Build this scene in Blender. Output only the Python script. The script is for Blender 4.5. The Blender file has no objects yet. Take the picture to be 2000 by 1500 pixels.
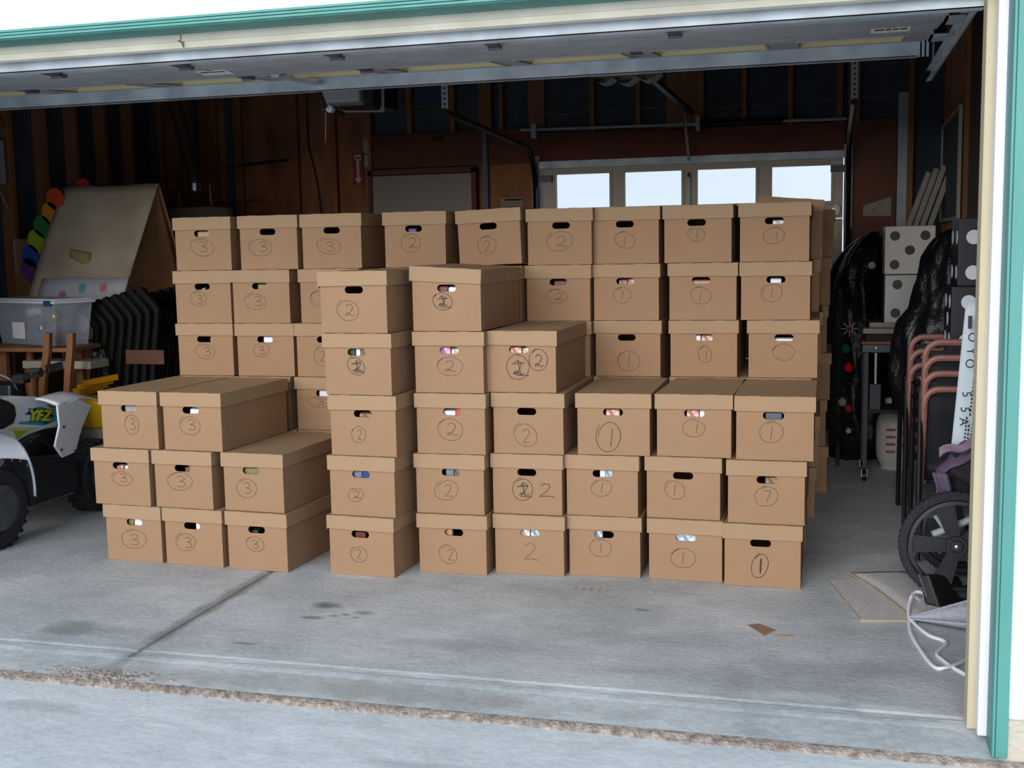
import bpy, bmesh, math, random
from mathutils import Vector, Matrix, Euler
from mathutils.geometry import tessellate_polygon
random.seed(7)
SC = bpy.context.scene
COL = SC.collection

# ---------------------------------------------------------------- camera, sky, exposure
F_PX, YAW, PITCH, ROLL, HC = 2249.4, .2648, .117, -.0185, 1.3896
fw = Vector((-math.sin(YAW)*math.cos(PITCH), math.cos(YAW)*math.cos(PITCH), -math.sin(PITCH)))
rt = Vector((math.cos(YAW), math.sin(YAW), 0)); up = rt.cross(fw)
r2 = rt*math.cos(ROLL)+up*math.sin(ROLL); u2 = -rt*math.sin(ROLL)+up*math.cos(ROLL)
cam_d = bpy.data.cameras.new('camera'); cam = bpy.data.objects.new('camera', cam_d); COL.objects.link(cam)
cam_d.sensor_width = 36; cam_d.lens = F_PX*36/2000; cam_d.clip_start = .05; cam_d.clip_end = 200
cam.matrix_world = Matrix.Translation((0, 0, HC)) @ Matrix((r2, u2, -fw)).transposed().to_4x4()
SC.camera = cam
world = bpy.data.worlds.new('sky'); SC.world = world; world.use_nodes = True
wn = world.node_tree.nodes; wl = world.node_tree.links
bg = wn['Background']; bg.inputs['Strength'].default_value = 1.28
tc = wn.new('ShaderNodeTexCoord'); no = wn.new('ShaderNodeTexNoise'); no.inputs['Scale'].default_value = 1.3; no.inputs['Detail'].default_value = 3
cr = wn.new('ShaderNodeValToRGB'); cr.color_ramp.elements[0].color = (.61, .72, .84, 1); cr.color_ramp.elements[1].color = (.74, .84, .94, 1)
cr.color_ramp.elements[0].position = .35; cr.color_ramp.elements[1].position = .65
wl.new(tc.outputs['Generated'], no.inputs['Vector']); wl.new(no.outputs['Fac'], cr.inputs['Fac']); wl.new(cr.outputs['Color'], bg.inputs['Color'])
sun_d = bpy.data.lights.new('overcast_sun', 'SUN'); sun = bpy.data.objects.new('overcast_sun', sun_d); COL.objects.link(sun)
sun_d.energy = 3.0; sun_d.angle = math.radians(42); sun_d.color = (1, .96, .92)
sun.rotation_euler = Vector((.16, 1, -.22)).to_track_quat('-Z', 'Y').to_euler(); sun.location = (0, -3, 6)
SC.view_settings.view_transform = 'Standard'; SC.view_settings.look = 'None'
SC.view_settings.exposure = 0.0; SC.view_settings.gamma = 1; SC.view_settings.use_curve_mapping = False
try: SC.cycles.max_bounces = 8; SC.cycles.diffuse_bounces = 5
except Exception: pass

# ---------------------------------------------------------------- materials
def srgb(c):
    if isinstance(c, str): c = tuple(int(c[i:i+2], 16)/255 for i in (0, 2, 4))
    return tuple(((x/12.92) if x <= .04045 else ((x+.055)/1.055)**2.4) for x in c)
MATS = {}
def mat(name, col, rough=.6, metal=0, var=.0, scale=8, bump=0, bscale=60, stretch=None, col2=None, coat=0, trans=0, alpha=1, spec=.5, detail=4):
    if name in MATS: return MATS[name]
    m = bpy.data.materials.new(name); m.use_nodes = True; MATS[name] = m
    n = m.node_tree.nodes; l = m.node_tree.links; b = n['Principled BSDF']
    c = srgb(col); b.inputs['Base Color'].default_value = (*c, 1); b.inputs['Roughness'].default_value = rough
    b.inputs['Metallic'].default_value = metal; b.inputs['Specular IOR Level'].default_value = spec
    b.inputs['Coat Weight'].default_value = coat; b.inputs['Transmission Weight'].default_value = trans; b.inputs['Alpha'].default_value = alpha
    if var or col2 or bump:
        t = n.new('ShaderNodeTexCoord'); mp = n.new('ShaderNodeMapping'); l.new(t.outputs['Object'], mp.inputs['Vector'])
        if stretch: mp.inputs['Scale'].default_value = stretch
        if var or col2:
            x = n.new('ShaderNodeTexNoise'); x.inputs['Scale'].default_value = scale; x.inputs['Detail'].default_value = detail
            l.new(mp.outputs['Vector'], x.inputs['Vector'])
            r = n.new('ShaderNodeValToRGB'); e = r.color_ramp.elements; e[0].position = .3; e[1].position = .7
            c2 = srgb(col2) if col2 else c
            e[0].color = (*[min(1, k*(1-var)) for k in c], 1); e[1].color = (*[min(1, k*(1+var)) for k in c2], 1)
            l.new(x.outputs['Fac'], r.inputs['Fac']); l.new(r.outputs['Color'], b.inputs['Base Color'])
        if bump:
            y = n.new('ShaderNodeTexNoise'); y.inputs['Scale'].default_value = bscale; y.inputs['Detail'].default_value = 5
            l.new(mp.outputs['Vector'], y.inputs['Vector'])
            bp = n.new('ShaderNodeBump'); bp.inputs['Strength'].default_value = bump; bp.inputs['Distance'].default_value = .02
            l.new(y.outputs['Fac'], bp.inputs['Height']); l.new(bp.outputs['Normal'], b.inputs['Normal'])
    return m

# ---------------------------------------------------------------- mesh builder
class MB:
    def __init__(s): s.v = []; s.f = []; s.M = None
    def add(s, vs, fs):
        o = len(s.v)
        for p in vs:
            p = Vector(p); s.v.append(s.M @ p if s.M else p)
        s.f += [tuple(i+o for i in q) for q in fs]; return s
    def box(s, x0, x1, y0, y1, z0, z1, jit=0):
        vs = [(x, y, z) for z in (z0, z1) for y in (y0, y1) for x in (x0, x1)]
        if jit: vs = [tuple(k+random.uniform(-jit, jit) for k in p) for p in vs]
        return s.add(vs, [(0, 2, 3, 1), (4, 5, 7, 6), (0, 1, 5, 4), (2, 6, 7, 3), (0, 4, 6, 2), (1, 3, 7, 5)])
    def hexa(s, bot, top):
        return s.add(list(bot)+list(top), [(3, 2, 1, 0), (4, 5, 6, 7), (0, 1, 5, 4), (1, 2, 6, 5), (2, 3, 7, 6), (3, 0, 4, 7)])
    def bar(s, a, b, w, h, upv=(0, 0, 1)):
        a = Vector(a); b = Vector(b); d = (b-a).normalized(); u = Vector(upv)
        sd = d.cross(u)
        if sd.length < 1e-4: sd = d.cross(Vector((1, 0, 0)))
        sd.normalize(); u = sd.cross(d); sd *= w/2; u *= h/2
        return s.hexa([a-sd-u, a+sd-u, b+sd-u, b-sd-u], [a-sd+u, a+sd+u, b+sd+u, b-sd+u])
    def tube(s, pts, r, n=8, closed=False):
        pts = [Vector(p) for p in pts]; N = len(pts); rs = r if isinstance(r, (list, tuple)) else [r]*N
        vs = []; prev = None
        for i, p in enumerate(pts):
            if closed: d = pts[(i+1) % N]-pts[i-1]
            else: d = pts[min(i+1, N-1)]-pts[max(i-1, 0)]
            d.normalize()
            if prev is None:
                a = Vector((0, 0, 1)) if abs(d.z) < .9 else Vector((1, 0, 0)); x = d.cross(a).normalized()
            else: x = (prev-d*prev.dot(d)).normalized()
            prev = x; y = d.cross(x)
            for k in range(n):
                t = 2*math.pi*k/n; vs.append(p+(x*math.cos(t)+y*math.sin(t))*rs[i])
        fs = []
        for i in range(N if closed else N-1):
            j = (i+1) % N
            for k in range(n):
                k2 = (k+1) % n; fs.append((i*n+k, i*n+k2, j*n+k2, j*n+k))
        if not closed: fs += [tuple(range(n))[::-1], tuple(range((N-1)*n, N*n))]
        return s.add(vs, fs)
    def lathe(s, prof, n=24, c=(0, 0, 0), ax='z', sc=(1, 1)):
        c = Vector(c); vs = []
        for r, h in prof:
            for k in range(n):
                t = 2*math.pi*k/n; a, b = r*math.cos(t)*sc[0], r*math.sin(t)*sc[1]
                p = {'z': (a, b, h), 'y': (a, h, b), 'x': (h, a, b)}[ax]; vs.append(c+Vector(p))
        fs = []
        for i in range(len(prof)-1):
            for k in range(n):
                k2 = (k+1) % n; fs.append((i*n+k, i*n+k2, (i+1)*n+k2, (i+1)*n+k))
        ring = (prof[0] == prof[-1])
        if prof[0][0] > 1e-5 and not ring: fs.append(tuple(range(n))[::-1])
        if prof[-1][0] > 1e-5 and not ring: fs.append(tuple(range((len(prof)-1)*n, len(prof)*n)))
        return s.add(vs, fs)
    def prism(s, poly, d0, d1, ax='y', holes=()):
        def P(a, b, d): return {'y': (a, d, b), 'x': (d, a, b), 'z': (a, b, d)}[ax]
        loops = [list(poly)]+[list(h) for h in holes]
        flat = [p for lp in loops for p in lp]; n = len(flat)
        tri = tessellate_polygon([[Vector((a, b, 0)) for a, b in lp] for lp in loops])
        vs = [P(a, b, d0) for a, b in flat]+[P(a, b, d1) for a, b in flat]
        fs = [tuple(t) for t in tri]+[tuple(i+n for i in t)[::-1] for t in tri]
        o = 0
        for lp in loops:
            m = len(lp)
            for i in range(m):
                j = (i+1) % m; fs.append((o+i, o+j, n+o+j, n+o+i))
            o += m
        return s.add(vs, fs)
    def grid(s, fn, nu, nv, wrap=False):
        vs = [fn(i/(nu-1), j/(nv-1)) for i in range(nu) for j in range(nv)]
        fs = [(i*nv+j, i*nv+j+1, (i+1)*nv+j+1, (i+1)*nv+j) for i in range(nu-1) for j in range(nv-1)]
        return s.add(vs, fs)
    def build(s, name, m, parent=None, smooth=False, bevel=0, sub=0, solid=0, local=False, seg=2, fix=True):
        if parent is not None and not local:
            off = Vector(parent['_o']) if '_o' in parent else Vector((0, 0, 0))
        elif parent is None:
            xs = [p.x for p in s.v]; ys = [p.y for p in s.v]; zs = [p.z for p in s.v]
            off = Vector(((min(xs)+max(xs))/2, (min(ys)+max(ys))/2, min(zs)))
        else: off = Vector((0, 0, 0))
        me = bpy.data.meshes.new(name); me.from_pydata([tuple(p-off) for p in s.v], [], s.f)
        if fix:
            b = bmesh.new(); b.from_mesh(me); bmesh.ops.recalc_face_normals(b, faces=b.faces); b.to_mesh(me); b.free()
        if smooth:
            me.polygons.foreach_set('use_smooth', [True]*len(me.polygons))
            if smooth != 2:
                try: me.set_sharp_from_angle(angle=math.radians(35))
                except Exception: pass
        if m: me.materials.append(m)
        o = bpy.data.objects.new(name, me); COL.objects.link(o)
        if parent is not None:
            o.parent = parent
            if not local: o['_o'] = tuple(off)
        else: o.location = off; o['_o'] = tuple(off)
        if solid: q = o.modifiers.new('solid', 'SOLIDIFY'); q.thickness = solid; q.offset = 0
        if bevel: q = o.modifiers.new('bevel', 'BEVEL'); q.width = bevel; q.segments = seg; q.limit_method = 'ANGLE'
        if sub: q = o.modifiers.new('sub', 'SUBSURF'); q.levels = sub; q.render_levels = sub
        return o

def tag(o, label=None, cat=None, group=None, kind=None):
    if label: o['label'] = label
    if cat: o['category'] = cat
    if group: o['group'] = group
    if kind: o['kind'] = kind
    return o
def thing(name, label, cat, loc=(0, 0, 0), rotz=0, group=None, kind=None):
    o = bpy.data.objects.new(name, None); COL.objects.link(o); o.location = loc; o.rotation_euler.z = rotz
    o.empty_display_size = .1; o['_o'] = tuple(loc)
    return tag(o, label, cat, group, kind)
def B(name, m, parent, *a, **k):          # one box part
    return MB().box(*a).build(name, m, parent, **k)
def smooth_path(pts, n=6, closed=False):
    P = [Vector(p) for p in pts]; out = []; N = len(P)
    for i in range(N if closed else N-1):
        if closed: a, b, c, d = P[i-1], P[i], P[(i+1) % N], P[(i+2) % N]
        else: a, b, c, d = P[max(i-1, 0)], P[i], P[i+1], P[min(i+2, N-1)]
        for k in range(n):
            t = k/n
            out.append(.5*((2*b)+(c-a)*t+(2*a-5*b+4*c-d)*t*t+(3*b-a-3*c+d)*t**3))
    if not closed: out.append(P[-1])
    return out
def text(name, body, size, m, parent, loc, rot=(math.pi/2, 0, 0), shear=0, ext=.0004, off=0, sx=1, align='CENTER', space=1, local=False):
    cu = bpy.data.curves.new(name, 'FONT'); cu.body = body; cu.size = size; cu.extrude = ext; cu.shear = shear; cu.offset = off
    cu.align_x = align; cu.align_y = 'CENTER'; cu.space_character = space; cu.resolution_u = 3
    t = bpy.data.objects.new(name, cu); COL.objects.link(t)
    bpy.context.view_layer.update()
    me = bpy.data.meshes.new_from_object(t.evaluated_get(bpy.context.evaluated_depsgraph_get()))
    COL.objects.unlink(t); bpy.data.objects.remove(t); me.name = name; me.materials.clear(); me.materials.append(m)
    Mx = Euler(rot).to_matrix().to_4x4() @ Matrix.Diagonal((sx, 1, 1, 1)); me.transform(Mx)
    o = bpy.data.objects.new(name, me); COL.objects.link(o); o.parent = parent
    o.location = Vector(loc)-(Vector((0, 0, 0)) if local else Vector(parent['_o'])); o['_o'] = tuple(loc)
    return o
# ---------------------------------------------------------------- materials used by the setting
def concrete(name, c1, c2, stains=(), rough=.75, light=None):
    m = bpy.data.materials.new(name); m.use_nodes = True; n = m.node_tree.nodes; l = m.node_tree.links; b = n['Principled BSDF']
    g = n.new('ShaderNodeNewGeometry'); b.inputs['Roughness'].default_value = rough
    a = n.new('ShaderNodeTexNoise'); a.inputs['Scale'].default_value = 1.6; a.inputs['Detail'].default_value = 8; a.inputs['Roughness'].default_value = .62
    l.new(g.outputs['Position'], a.inputs['Vector'])
    r = n.new('ShaderNodeValToRGB'); r.color_ramp.elements[0].position = .35; r.color_ramp.elements[1].position = .68
    r.color_ramp.elements[0].color = (*srgb(c1), 1); r.color_ramp.elements[1].color = (*srgb(c2), 1); l.new(a.outputs['Fac'], r.inputs['Fac'])
    cur = r.outputs['Color']
    f = n.new('ShaderNodeTexNoise'); f.inputs['Scale'].default_value = 45; f.inputs['Detail'].default_value = 6
    l.new(g.outputs['Position'], f.inputs['Vector'])
    mx = n.new('ShaderNodeMix'); mx.data_type = 'RGBA'; mx.blend_type = 'OVERLAY'; mx.inputs[0].default_value = .30
    l.new(cur, mx.inputs[6]); l.new(f.outputs['Fac'], mx.inputs[7]); cur = mx.outputs[2]
    s2 = n.new('ShaderNodeTexNoise'); s2.inputs['Scale'].default_value = 5; s2.inputs['Detail'].default_value = 7; s2.inputs['Roughness'].default_value = .65; s2.inputs['Distortion'].default_value = 1.2
    sm = n.new('ShaderNodeMapping'); sm.inputs['Scale'].default_value = (.6, 1.5, 1); l.new(g.outputs['Position'], sm.inputs['Vector']); l.new(sm.outputs[0], s2.inputs['Vector'])
    sr = n.new('ShaderNodeMapRange'); sr.inputs[1].default_value = .3; sr.inputs[2].default_value = .7; sr.inputs[3].default_value = .86; sr.inputs[4].default_value = 1.08; l.new(s2.outputs['Fac'], sr.inputs[0])
    my = n.new('ShaderNodeVectorMath'); my.operation = 'SCALE'; l.new(cur, my.inputs[0]); l.new(sr.outputs[0], my.inputs['Scale']); cur = my.outputs[0]
    w = n.new('ShaderNodeTexNoise'); w.inputs['Scale'].default_value = 9; w.inputs['Detail'].default_value = 4; l.new(g.outputs['Position'], w.inputs['Vector'])
    for (cx, cy, rx, ry, col, op) in stains:
        mp = n.new('ShaderNodeMapping'); mp.vector_type = 'TEXTURE'; mp.inputs['Location'].default_value = (cx, cy, 0); mp.inputs['Scale'].default_value = (rx, ry, 1)
        l.new(g.outputs['Position'], mp.inputs['Vector'])
        ln = n.new('ShaderNodeVectorMath'); ln.operation = 'LENGTH'
        sp = n.new('ShaderNodeVectorMath'); sp.operation = 'MULTIPLY'; sp.inputs[1].default_value = (1, 1, 0); l.new(mp.outputs['Vector'], sp.inputs[0]); l.new(sp.outputs[0], ln.inputs[0])
        ad = n.new('ShaderNodeMath'); ad.operation = 'MULTIPLY_ADD'; ad.inputs[1].default_value = 1.6; l.new(w.outputs['Fac'], ad.inputs[0]); l.new(ln.outputs['Value'], ad.inputs[2])
        mr = n.new('ShaderNodeMapRange'); mr.inputs[1].default_value = 1.15; mr.inputs[2].default_value = 1.95; mr.inputs[3].default_value = op; mr.inputs[4].default_value = 0; mr.interpolation_type = 'SMOOTHSTEP'
        l.new(ad.outputs[0], mr.inputs[0])
        q = n.new('ShaderNodeMix'); q.data_type = 'RGBA'; l.new(mr.outputs[0], q.inputs[0]); l.new(cur, q.inputs[6]); q.inputs[7].default_value = (*srgb(col), 1); cur = q.outputs[2]
    if light:                                     # efflorescence: broken white crust along the old door line
        y0, y1, x0, x1 = light
        sx = n.new('ShaderNodeSeparateXYZ'); l.new(g.outputs['Position'], sx.inputs[0])
        nn = n.new('ShaderNodeTexNoise'); nn.inputs['Scale'].default_value = 14; nn.inputs['Detail'].default_value = 7
        nn2 = n.new('ShaderNodeMapping'); nn2.inputs['Scale'].default_value = (.25, 1.6, 1); l.new(g.outputs['Position'], nn2.inputs['Vector']); l.new(nn2.outputs[0], nn.inputs['Vector'])
        d = n.new('ShaderNodeMath'); d.operation = 'SUBTRACT'; d.inputs[1].default_value = (y0+y1)/2; l.new(sx.outputs['Y'], d.inputs[0])
        ab = n.new('ShaderNodeMath'); ab.operation = 'ABSOLUTE'; l.new(d.outputs[0], ab.inputs[0])
        m1 = n.new('ShaderNodeMapRange'); m1.inputs[1].default_value = 0; m1.inputs[2].default_value = (y1-y0)/2; m1.inputs[3].default_value = .19; m1.inputs[4].default_value = -.1; l.new(ab.outputs[0], m1.inputs[0])
        s1 = n.new('ShaderNodeMath'); s1.operation = 'ADD'; l.new(m1.outputs[0], s1.inputs[0]); l.new(nn.outputs['Fac'], s1.inputs[1])
        m2 = n.new('ShaderNodeMapRange'); m2.inputs[1].default_value = .66; m2.inputs[2].default_value = .74; m2.inputs[3].default_value = 0; m2.inputs[4].default_value = .65; l.new(s1.outputs[0], m2.inputs[0])
        q = n.new('ShaderNodeMix'); q.data_type = 'RGBA'; l.new(m2.outputs[0], q.inputs[0]); l.new(cur, q.inputs[6]); q.inputs[7].default_value = (*srgb('e8ecee'), 1); cur = q.outputs[2]
    l.new(cur, b.inputs['Base Color'])
    bp = n.new('ShaderNodeBump'); bp.inputs['Strength'].default_value = .25; bp.inputs['Distance'].default_value = .01; l.new(f.outputs['Fac'], bp.inputs['Height']); l.new(bp.outputs['Normal'], b.inputs['Normal'])
    return m
OIL = 'b'
stains = [(-1.89, 4.075, .075, .05, '44423f', .75), (-1.865, 3.925, .06, .022, '55524e', .6), (-1.70, 4.02, .055, .03, '5c5955', .55), (-1.76, 3.985, .03, .015, '55524e', .6),
          (-1.80, 3.96, .028, .015, '55524e', .6), (-1.715, 3.96, .022, .012, '55524e', .6), (-1.975, 3.605, .075, .016, '4c4a47', .6), (-2.7, 3.62, .22, .10, '77746c', .55),
          (-.66, 4.28, .04, .025, '605e5a', .5), (-.62, 3.95, .35, .09, '8a9092', .25), (.05, 3.78, .34, .12, '7c7d7a', .3), (-.35, 3.62, .40, .10, '84878a', .25), (-1.2, 3.75, .3, .06, '7f8588', .35),
          (-2.33, 4.0, .05, .9, '6e6a63', .6), (-1.5, 3.30, 1.2, .07, '8b8a80', .45), (.22, 3.48, .16, .05, 'e4e8ea', .6), (-.05, 3.52, .16, .05, 'dde2e4', .45), (-.14, 4.45, .1, .06, 'b9bfc2', .3)]
for k in range(5): stains.append((-.965+k*.033, 4.50-k*.002, .013, .028, '847f79', .5))
M_floor = concrete('concrete_floor', 'adb4b9', 'd3d8dc', stains, .6, (3.40, 3.48, 0, 0))
M_drive = concrete('concrete_driveway', 'c4cbd0', 'dbe0e5', [(-1.05, 2.86, .22, .05, '9a9d9e', .5), (-2.4, 3.0, .2, .05, '9ea1a2', .45)], .8)
M_edge = mat('broken_aggregate', '84776e', .9, var=.15, scale=38, bump=.6, bscale=120, col2='b7aaa0')
M_stucco = mat('white_stucco', 'e9eeec', .85, var=.03, scale=20, bump=.35, bscale=90)
M_found = mat('chipped_foundation', 'cdc8bc', .9, var=.12, scale=9, bump=.6, bscale=60, col2='c2b4a2')
M_teal = mat('teal_wood_shaded', '39807a', .5, var=.08, scale=10, bump=.1, stretch=(1, 1, .2), col2='458c84')  # shaded copy of the trim teal, darker for side and underside faces
M_teal2 = mat('teal_front_lit', '4f928a', .5, var=.08, scale=10, bump=.1, stretch=(1, 1, .2))  # lit copy of the same teal, lightened for the front faces
M_cream = mat('cream_painted_wood', 'e4dcc8', .55, var=.07, scale=6, bump=.15, stretch=(1, 1, .15), col2='ece5d4')
M_vinyl = mat('white_vinyl', 'e8e6f0', .4)
M_galv = mat('galvanized_steel', 'b4bdc6', .45, metal=.12, var=.14, scale=7, col2='c6cfd7', detail=2)
M_galvd = mat('dark_galvanized', 'adb5bd', .5, metal=.1, var=.12, scale=9, detail=2)
M_panel = mat('door_panel_grey', 'aeacb2', .55, var=.05, scale=5)
M_skin = mat('cream_door_skin', 'd8cb98', .55, var=.05, scale=4)
M_ply = mat('plywood', '8a5230', .7, var=.28, scale=5, stretch=(1, 1, .35), col2='9c6038', bump=.15, bscale=30)
M_stud = mat('framing_lumber', '94603c', .7, var=.18, scale=14, stretch=(1, 1, .08), bump=.1)
M_beam = mat('beam_lumber', '6e3420', .7, var=.22, scale=8, stretch=(.15, 1, 1), bump=.1)
M_tar = mat('tar_paper', '474e5b', .85, var=.2, scale=6)
M_dark = mat('dark_wood_ceiling', '3a2c22', .85, var=.2, scale=5)
M_black = mat('black_plastic', '17181b', .45)
M_blackm = mat('black_powder_coat', '121316', .38)
M_steel = mat('bright_steel', 'b9bcc0', .25, metal=.9)
M_white = mat('white_plastic', 'e6e6ea', .4)
M_pale = mat('pale_painted_wood', 'a9a294', .6, var=.08, scale=20, stretch=(1, 1, .1))
M_ink = mat('pen_ink', '4a403c', .8)
M_inkd = mat('dark_pen_ink', '2e2927', .8)

# ---------------------------------------------------------------- ground, floor, driveway
XR, XL = .412, -4.46                    # opening
g = MB().box(-40, 40, -40, 60, -.30, -.12).build('ground', mat('dry_ground', '9a968a', .9, var=.15, scale=.6)); tag(g, kind='structure')
def drive(u, v):
    x = -9+u*18; y = -9+v*12.19
    return (x, y, -.028+.004*math.sin(x*1.3)*math.sin(y*.9))
d = MB().grid(drive, 25, 25).build('driveway', M_drive, smooth=True); tag(d, kind='structure')
b2 = MB().box(-9, 9, -9, 3.19, -.12, -.04).build('driveway_base', M_drive); tag(b2, kind='structure')
random.seed(3)
xs = [-5.7+.06*i for i in range(53)]+[-2.50+.03*i for i in range(1, 5)]+[-2.336, -2.330, -2.325, -2.318, -2.312]+[-2.25+.06*i for i in range(0, 54)]
xs = sorted(set(round(x, 4) for x in xs if x < .95))
ys = [3.205, 3.215, 3.235, 3.27, 3.31, 3.35, 3.385, 3.40, 3.415, 3.43, 3.445, 3.455, 3.47, 3.52]+[3.6+.3*i for i in range(19)]
def fz(x, y):
    z = 0
    if y < 3.46: z = -.004
    if 3.41 < y < 3.45: z = -.002
    if y < 3.40: z = -.006-.012*(3.40-y)/.2
    if 3.40 < y and abs(x+2.325) < .006: z -= .014
    elif 3.40 < y and abs(x+2.325) < .015: z -= .003
    return z
fv = []; ff = []
jit = {x: random.uniform(-.010, .008)+(-.012*math.exp(-((x+2.35)/.18)**2)) for x in xs}
for i, x in enumerate(xs):
    for j, y in enumerate(ys):
        yy = y+jit[x]*max(0, 1-j/3); fv.append((x, yy, fz(x, y)+(random.uniform(-.003, .001) if j < 2 else 0)))
n = len(ys)
for i in range(len(xs)-1):
    for j in range(n-1): ff.append((i*n+j, (i+1)*n+j, (i+1)*n+j+1, i*n+j+1))
fl = MB().add(fv, ff); fl.box(xs[0], xs[-1], 3.23, 9.05, -.11, -.03)
floor = fl.build('floor', M_floor, fix=False); tag(floor, kind='structure')
# broken front edge of the slab: rough aggregate strip and crumbs
eb = MB()
lip = [(3.222, -.0145), (3.206, -.0150), (3.192, -.0185), (3.182, -.0250), (3.178, -.034), (3.180, -.05)]
def lipf(u, v):
    k = round(v*5); x = -5.68+u*6.60; y, z = lip[k]; j_ = 0 if k in (0, 5) else 1
    return (x, y+.004*math.sin(x*5.3)*(k > 0)+j_*random.uniform(-.0030, .0030), z+j_*random.uniform(-.0016, .0012))
eb.grid(lipf, 900, 6)
for i in range(160):
    x = random.gauss(-2.33, .13); y = 3.215+random.random()*.085; s_ = random.uniform(.003, .009)
    eb.box(x-s_, x+s_, y-s_*.7, y+s_*.7, -.024, -.0135+.001*random.random()+.06*(y-3.215)*.5, jit=.002)
e = eb.build('broken_edge', M_edge, floor); tag(e, kind='stuff')
lf = MB()
for x, y in [(-1.98, 3.18), (-1.22, 3.175), (-1.16, 3.178), (-.36, 3.17), (-.10, 3.175), (.1, 3.17)]:
    lf.box(x-.008, x+.008, y-.004, y+.004, -.020, -.014, jit=.003)
leaf = lf.build('leaf_litter', mat('dry_leaf', '8f7260', .8), floor); tag(leaf, kind='stuff')

# ---------------------------------------------------------------- shell
def S(name, m, *a): return tag(MB().box(*a).build(name, m), kind='structure')
YB = 8.95
wl_ = S('wall_left', M_tar, -5.72, -5.62, 3.30, 9.1, 0, 2.86)
wr_ = S('wall_right', M_tar, .86, .96, 3.36, 9.1, -.02, 2.86)
wb = MB(); wb.box(-5.72, -2.17, YB, YB+.08, 0, 2.86); wb.box(.14, .96, YB, YB+.08, 0, 2.86); wb.box(-2.17, .14, YB, YB+.08, 2.075, 2.86)
wb_ = tag(wb.build('wall_back', M_tar), kind='structure')
S('ceiling', M_dark, -5.72, .96, 3.30, 9.1, 2.86, 2.94)
wf = MB(); wf.box(-7.5, XL-.08, 3.26, 3.42, .09, 3.3); wf.box(XL-.08, .49, 3.26, 3.40, 2.10, 3.3); wf.box(.487, 4.0, 3.255, 3.42, .088, 3.3)
tag(wf.build('wall_front', M_stucco), kind='structure')
fd = MB()
random.seed(5)
def fdn(u, v):
    x = .478+u*3.4; return (x, 3.235+random.uniform(-.004, .004), -.05+v*(.145))
fd.grid(fdn, 60, 5); fd.box(.484, 4.0, 3.245, 3.42, -.06, .089); fd.box(-7.5, XL-.08, 3.24, 3.42, -.06, .089)
tag(fd.build('foundation', M_found), kind='structure')
# jamb and header trims
t1 = thing('trim_1', None, None, (.42, 3.3, 0), kind='structure')
B('door_stop_board', mat('jamb_cream_dimmed', 'bdb295', .6, var=.06, scale=6, stretch=(1, 1, .15)), t1, .412, .46, 3.385, 3.46, 0, 2.12, bevel=.003)  # cream paint darkened in the colour to offset direct sun on the jamb
B('framing_post', M_stud, t1, .44, .50, 3.42, 3.50, 0, 2.8)
B('weather_strip', M_vinyl, t1, .434, .462, 3.33, 3.385, .004, 2.10, bevel=.004)
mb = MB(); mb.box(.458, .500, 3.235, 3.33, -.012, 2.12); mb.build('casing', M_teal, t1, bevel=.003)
mb = MB()
for x0_, x1_ in ((.459, .466), (.468, .499)): mb.box(x0_, x1_, 3.228, 3.2355, -.012, 2.12)
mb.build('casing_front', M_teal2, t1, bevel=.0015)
t2 = thing('trim_2', None, None, (-2, 3.3, 2.05), kind='structure')
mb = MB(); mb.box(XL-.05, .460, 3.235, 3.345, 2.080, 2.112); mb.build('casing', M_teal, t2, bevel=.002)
mb = MB()
for k in range(3): mb.box(XL-.05, .50, 3.226, 3.2355, 2.084+k*.0095, 2.0915+k*.0095)
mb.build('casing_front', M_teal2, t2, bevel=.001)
for a, b_ in ((XL, -1.992), (-1.986, .412)):
    mb = MB(); mb.box(a, b_, 3.375, 3.395, 2.066, 2.12); mb.box(a, b_, 3.39, 3.43, 2.047, 2.12); mb.build('door_stop_board', M_cream, t2, bevel=.002)
mb = MB(); mb.tube([(-1.996, 3.372, 2.068), (-1.985, 3.372, 2.062), (-1.98, 3.372, 2.05)], .0016, 5); mb.build('crack', M_black, t2)
B('header_beam', M_beam, t2, XL, .5, 3.43, 3.52, 2.12, 2.84)
t3 = thing('trim_3', None, None, (XL, 3.3, 0), kind='structure')
B('door_stop_board', M_cream, t3, XL-.05, XL, 3.385, 3.46, 0, 2.12)
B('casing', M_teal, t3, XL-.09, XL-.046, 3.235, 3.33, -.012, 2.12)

# studs on the left wall and back wall
for Y in (3.9, 4.3, 4.7, 5.1, 5.5, 5.9, 6.28, 6.66, 7.04, 7.42, 7.79, 8.17, 8.54):
    MB().box(-5.62, -5.52, Y-.02, Y+.02, 0, 2.86).build('stud', M_stud, wl_)
MB().box(-5.62, -5.53, 6.68, 7.02, 2.30, 2.34).build('blocking', M_stud, wl_)
MB().box(-5.60, -5.54, 7.84, 8.16, 1.55, 1.60).build('blocking', M_stud, wl_)
mb = MB(); mb.tube(smooth_path([(-5.60, 6.95, 2.20), (-5.55, 6.80, 2.21), (-5.54, 6.74, 2.12), (-5.54, 6.82, 2.0), (-5.53, 6.98, 1.72)]), .006, 6)
mb.build('loose_cable', mat('tan_cable', 'a89872', .6), wl_, smooth=True)
MB().box(-5.56, -5.52, 6.90, 6.96, 1.9, 2.2).build('switch_conduit', M_galvd, wl_)
MB().bar((-5.55, 7.45, 1.55), (-5.55, 7.78, 1.95), .02, .09, (1, 0, 0)).build('brace', M_stud, wl_)
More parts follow.
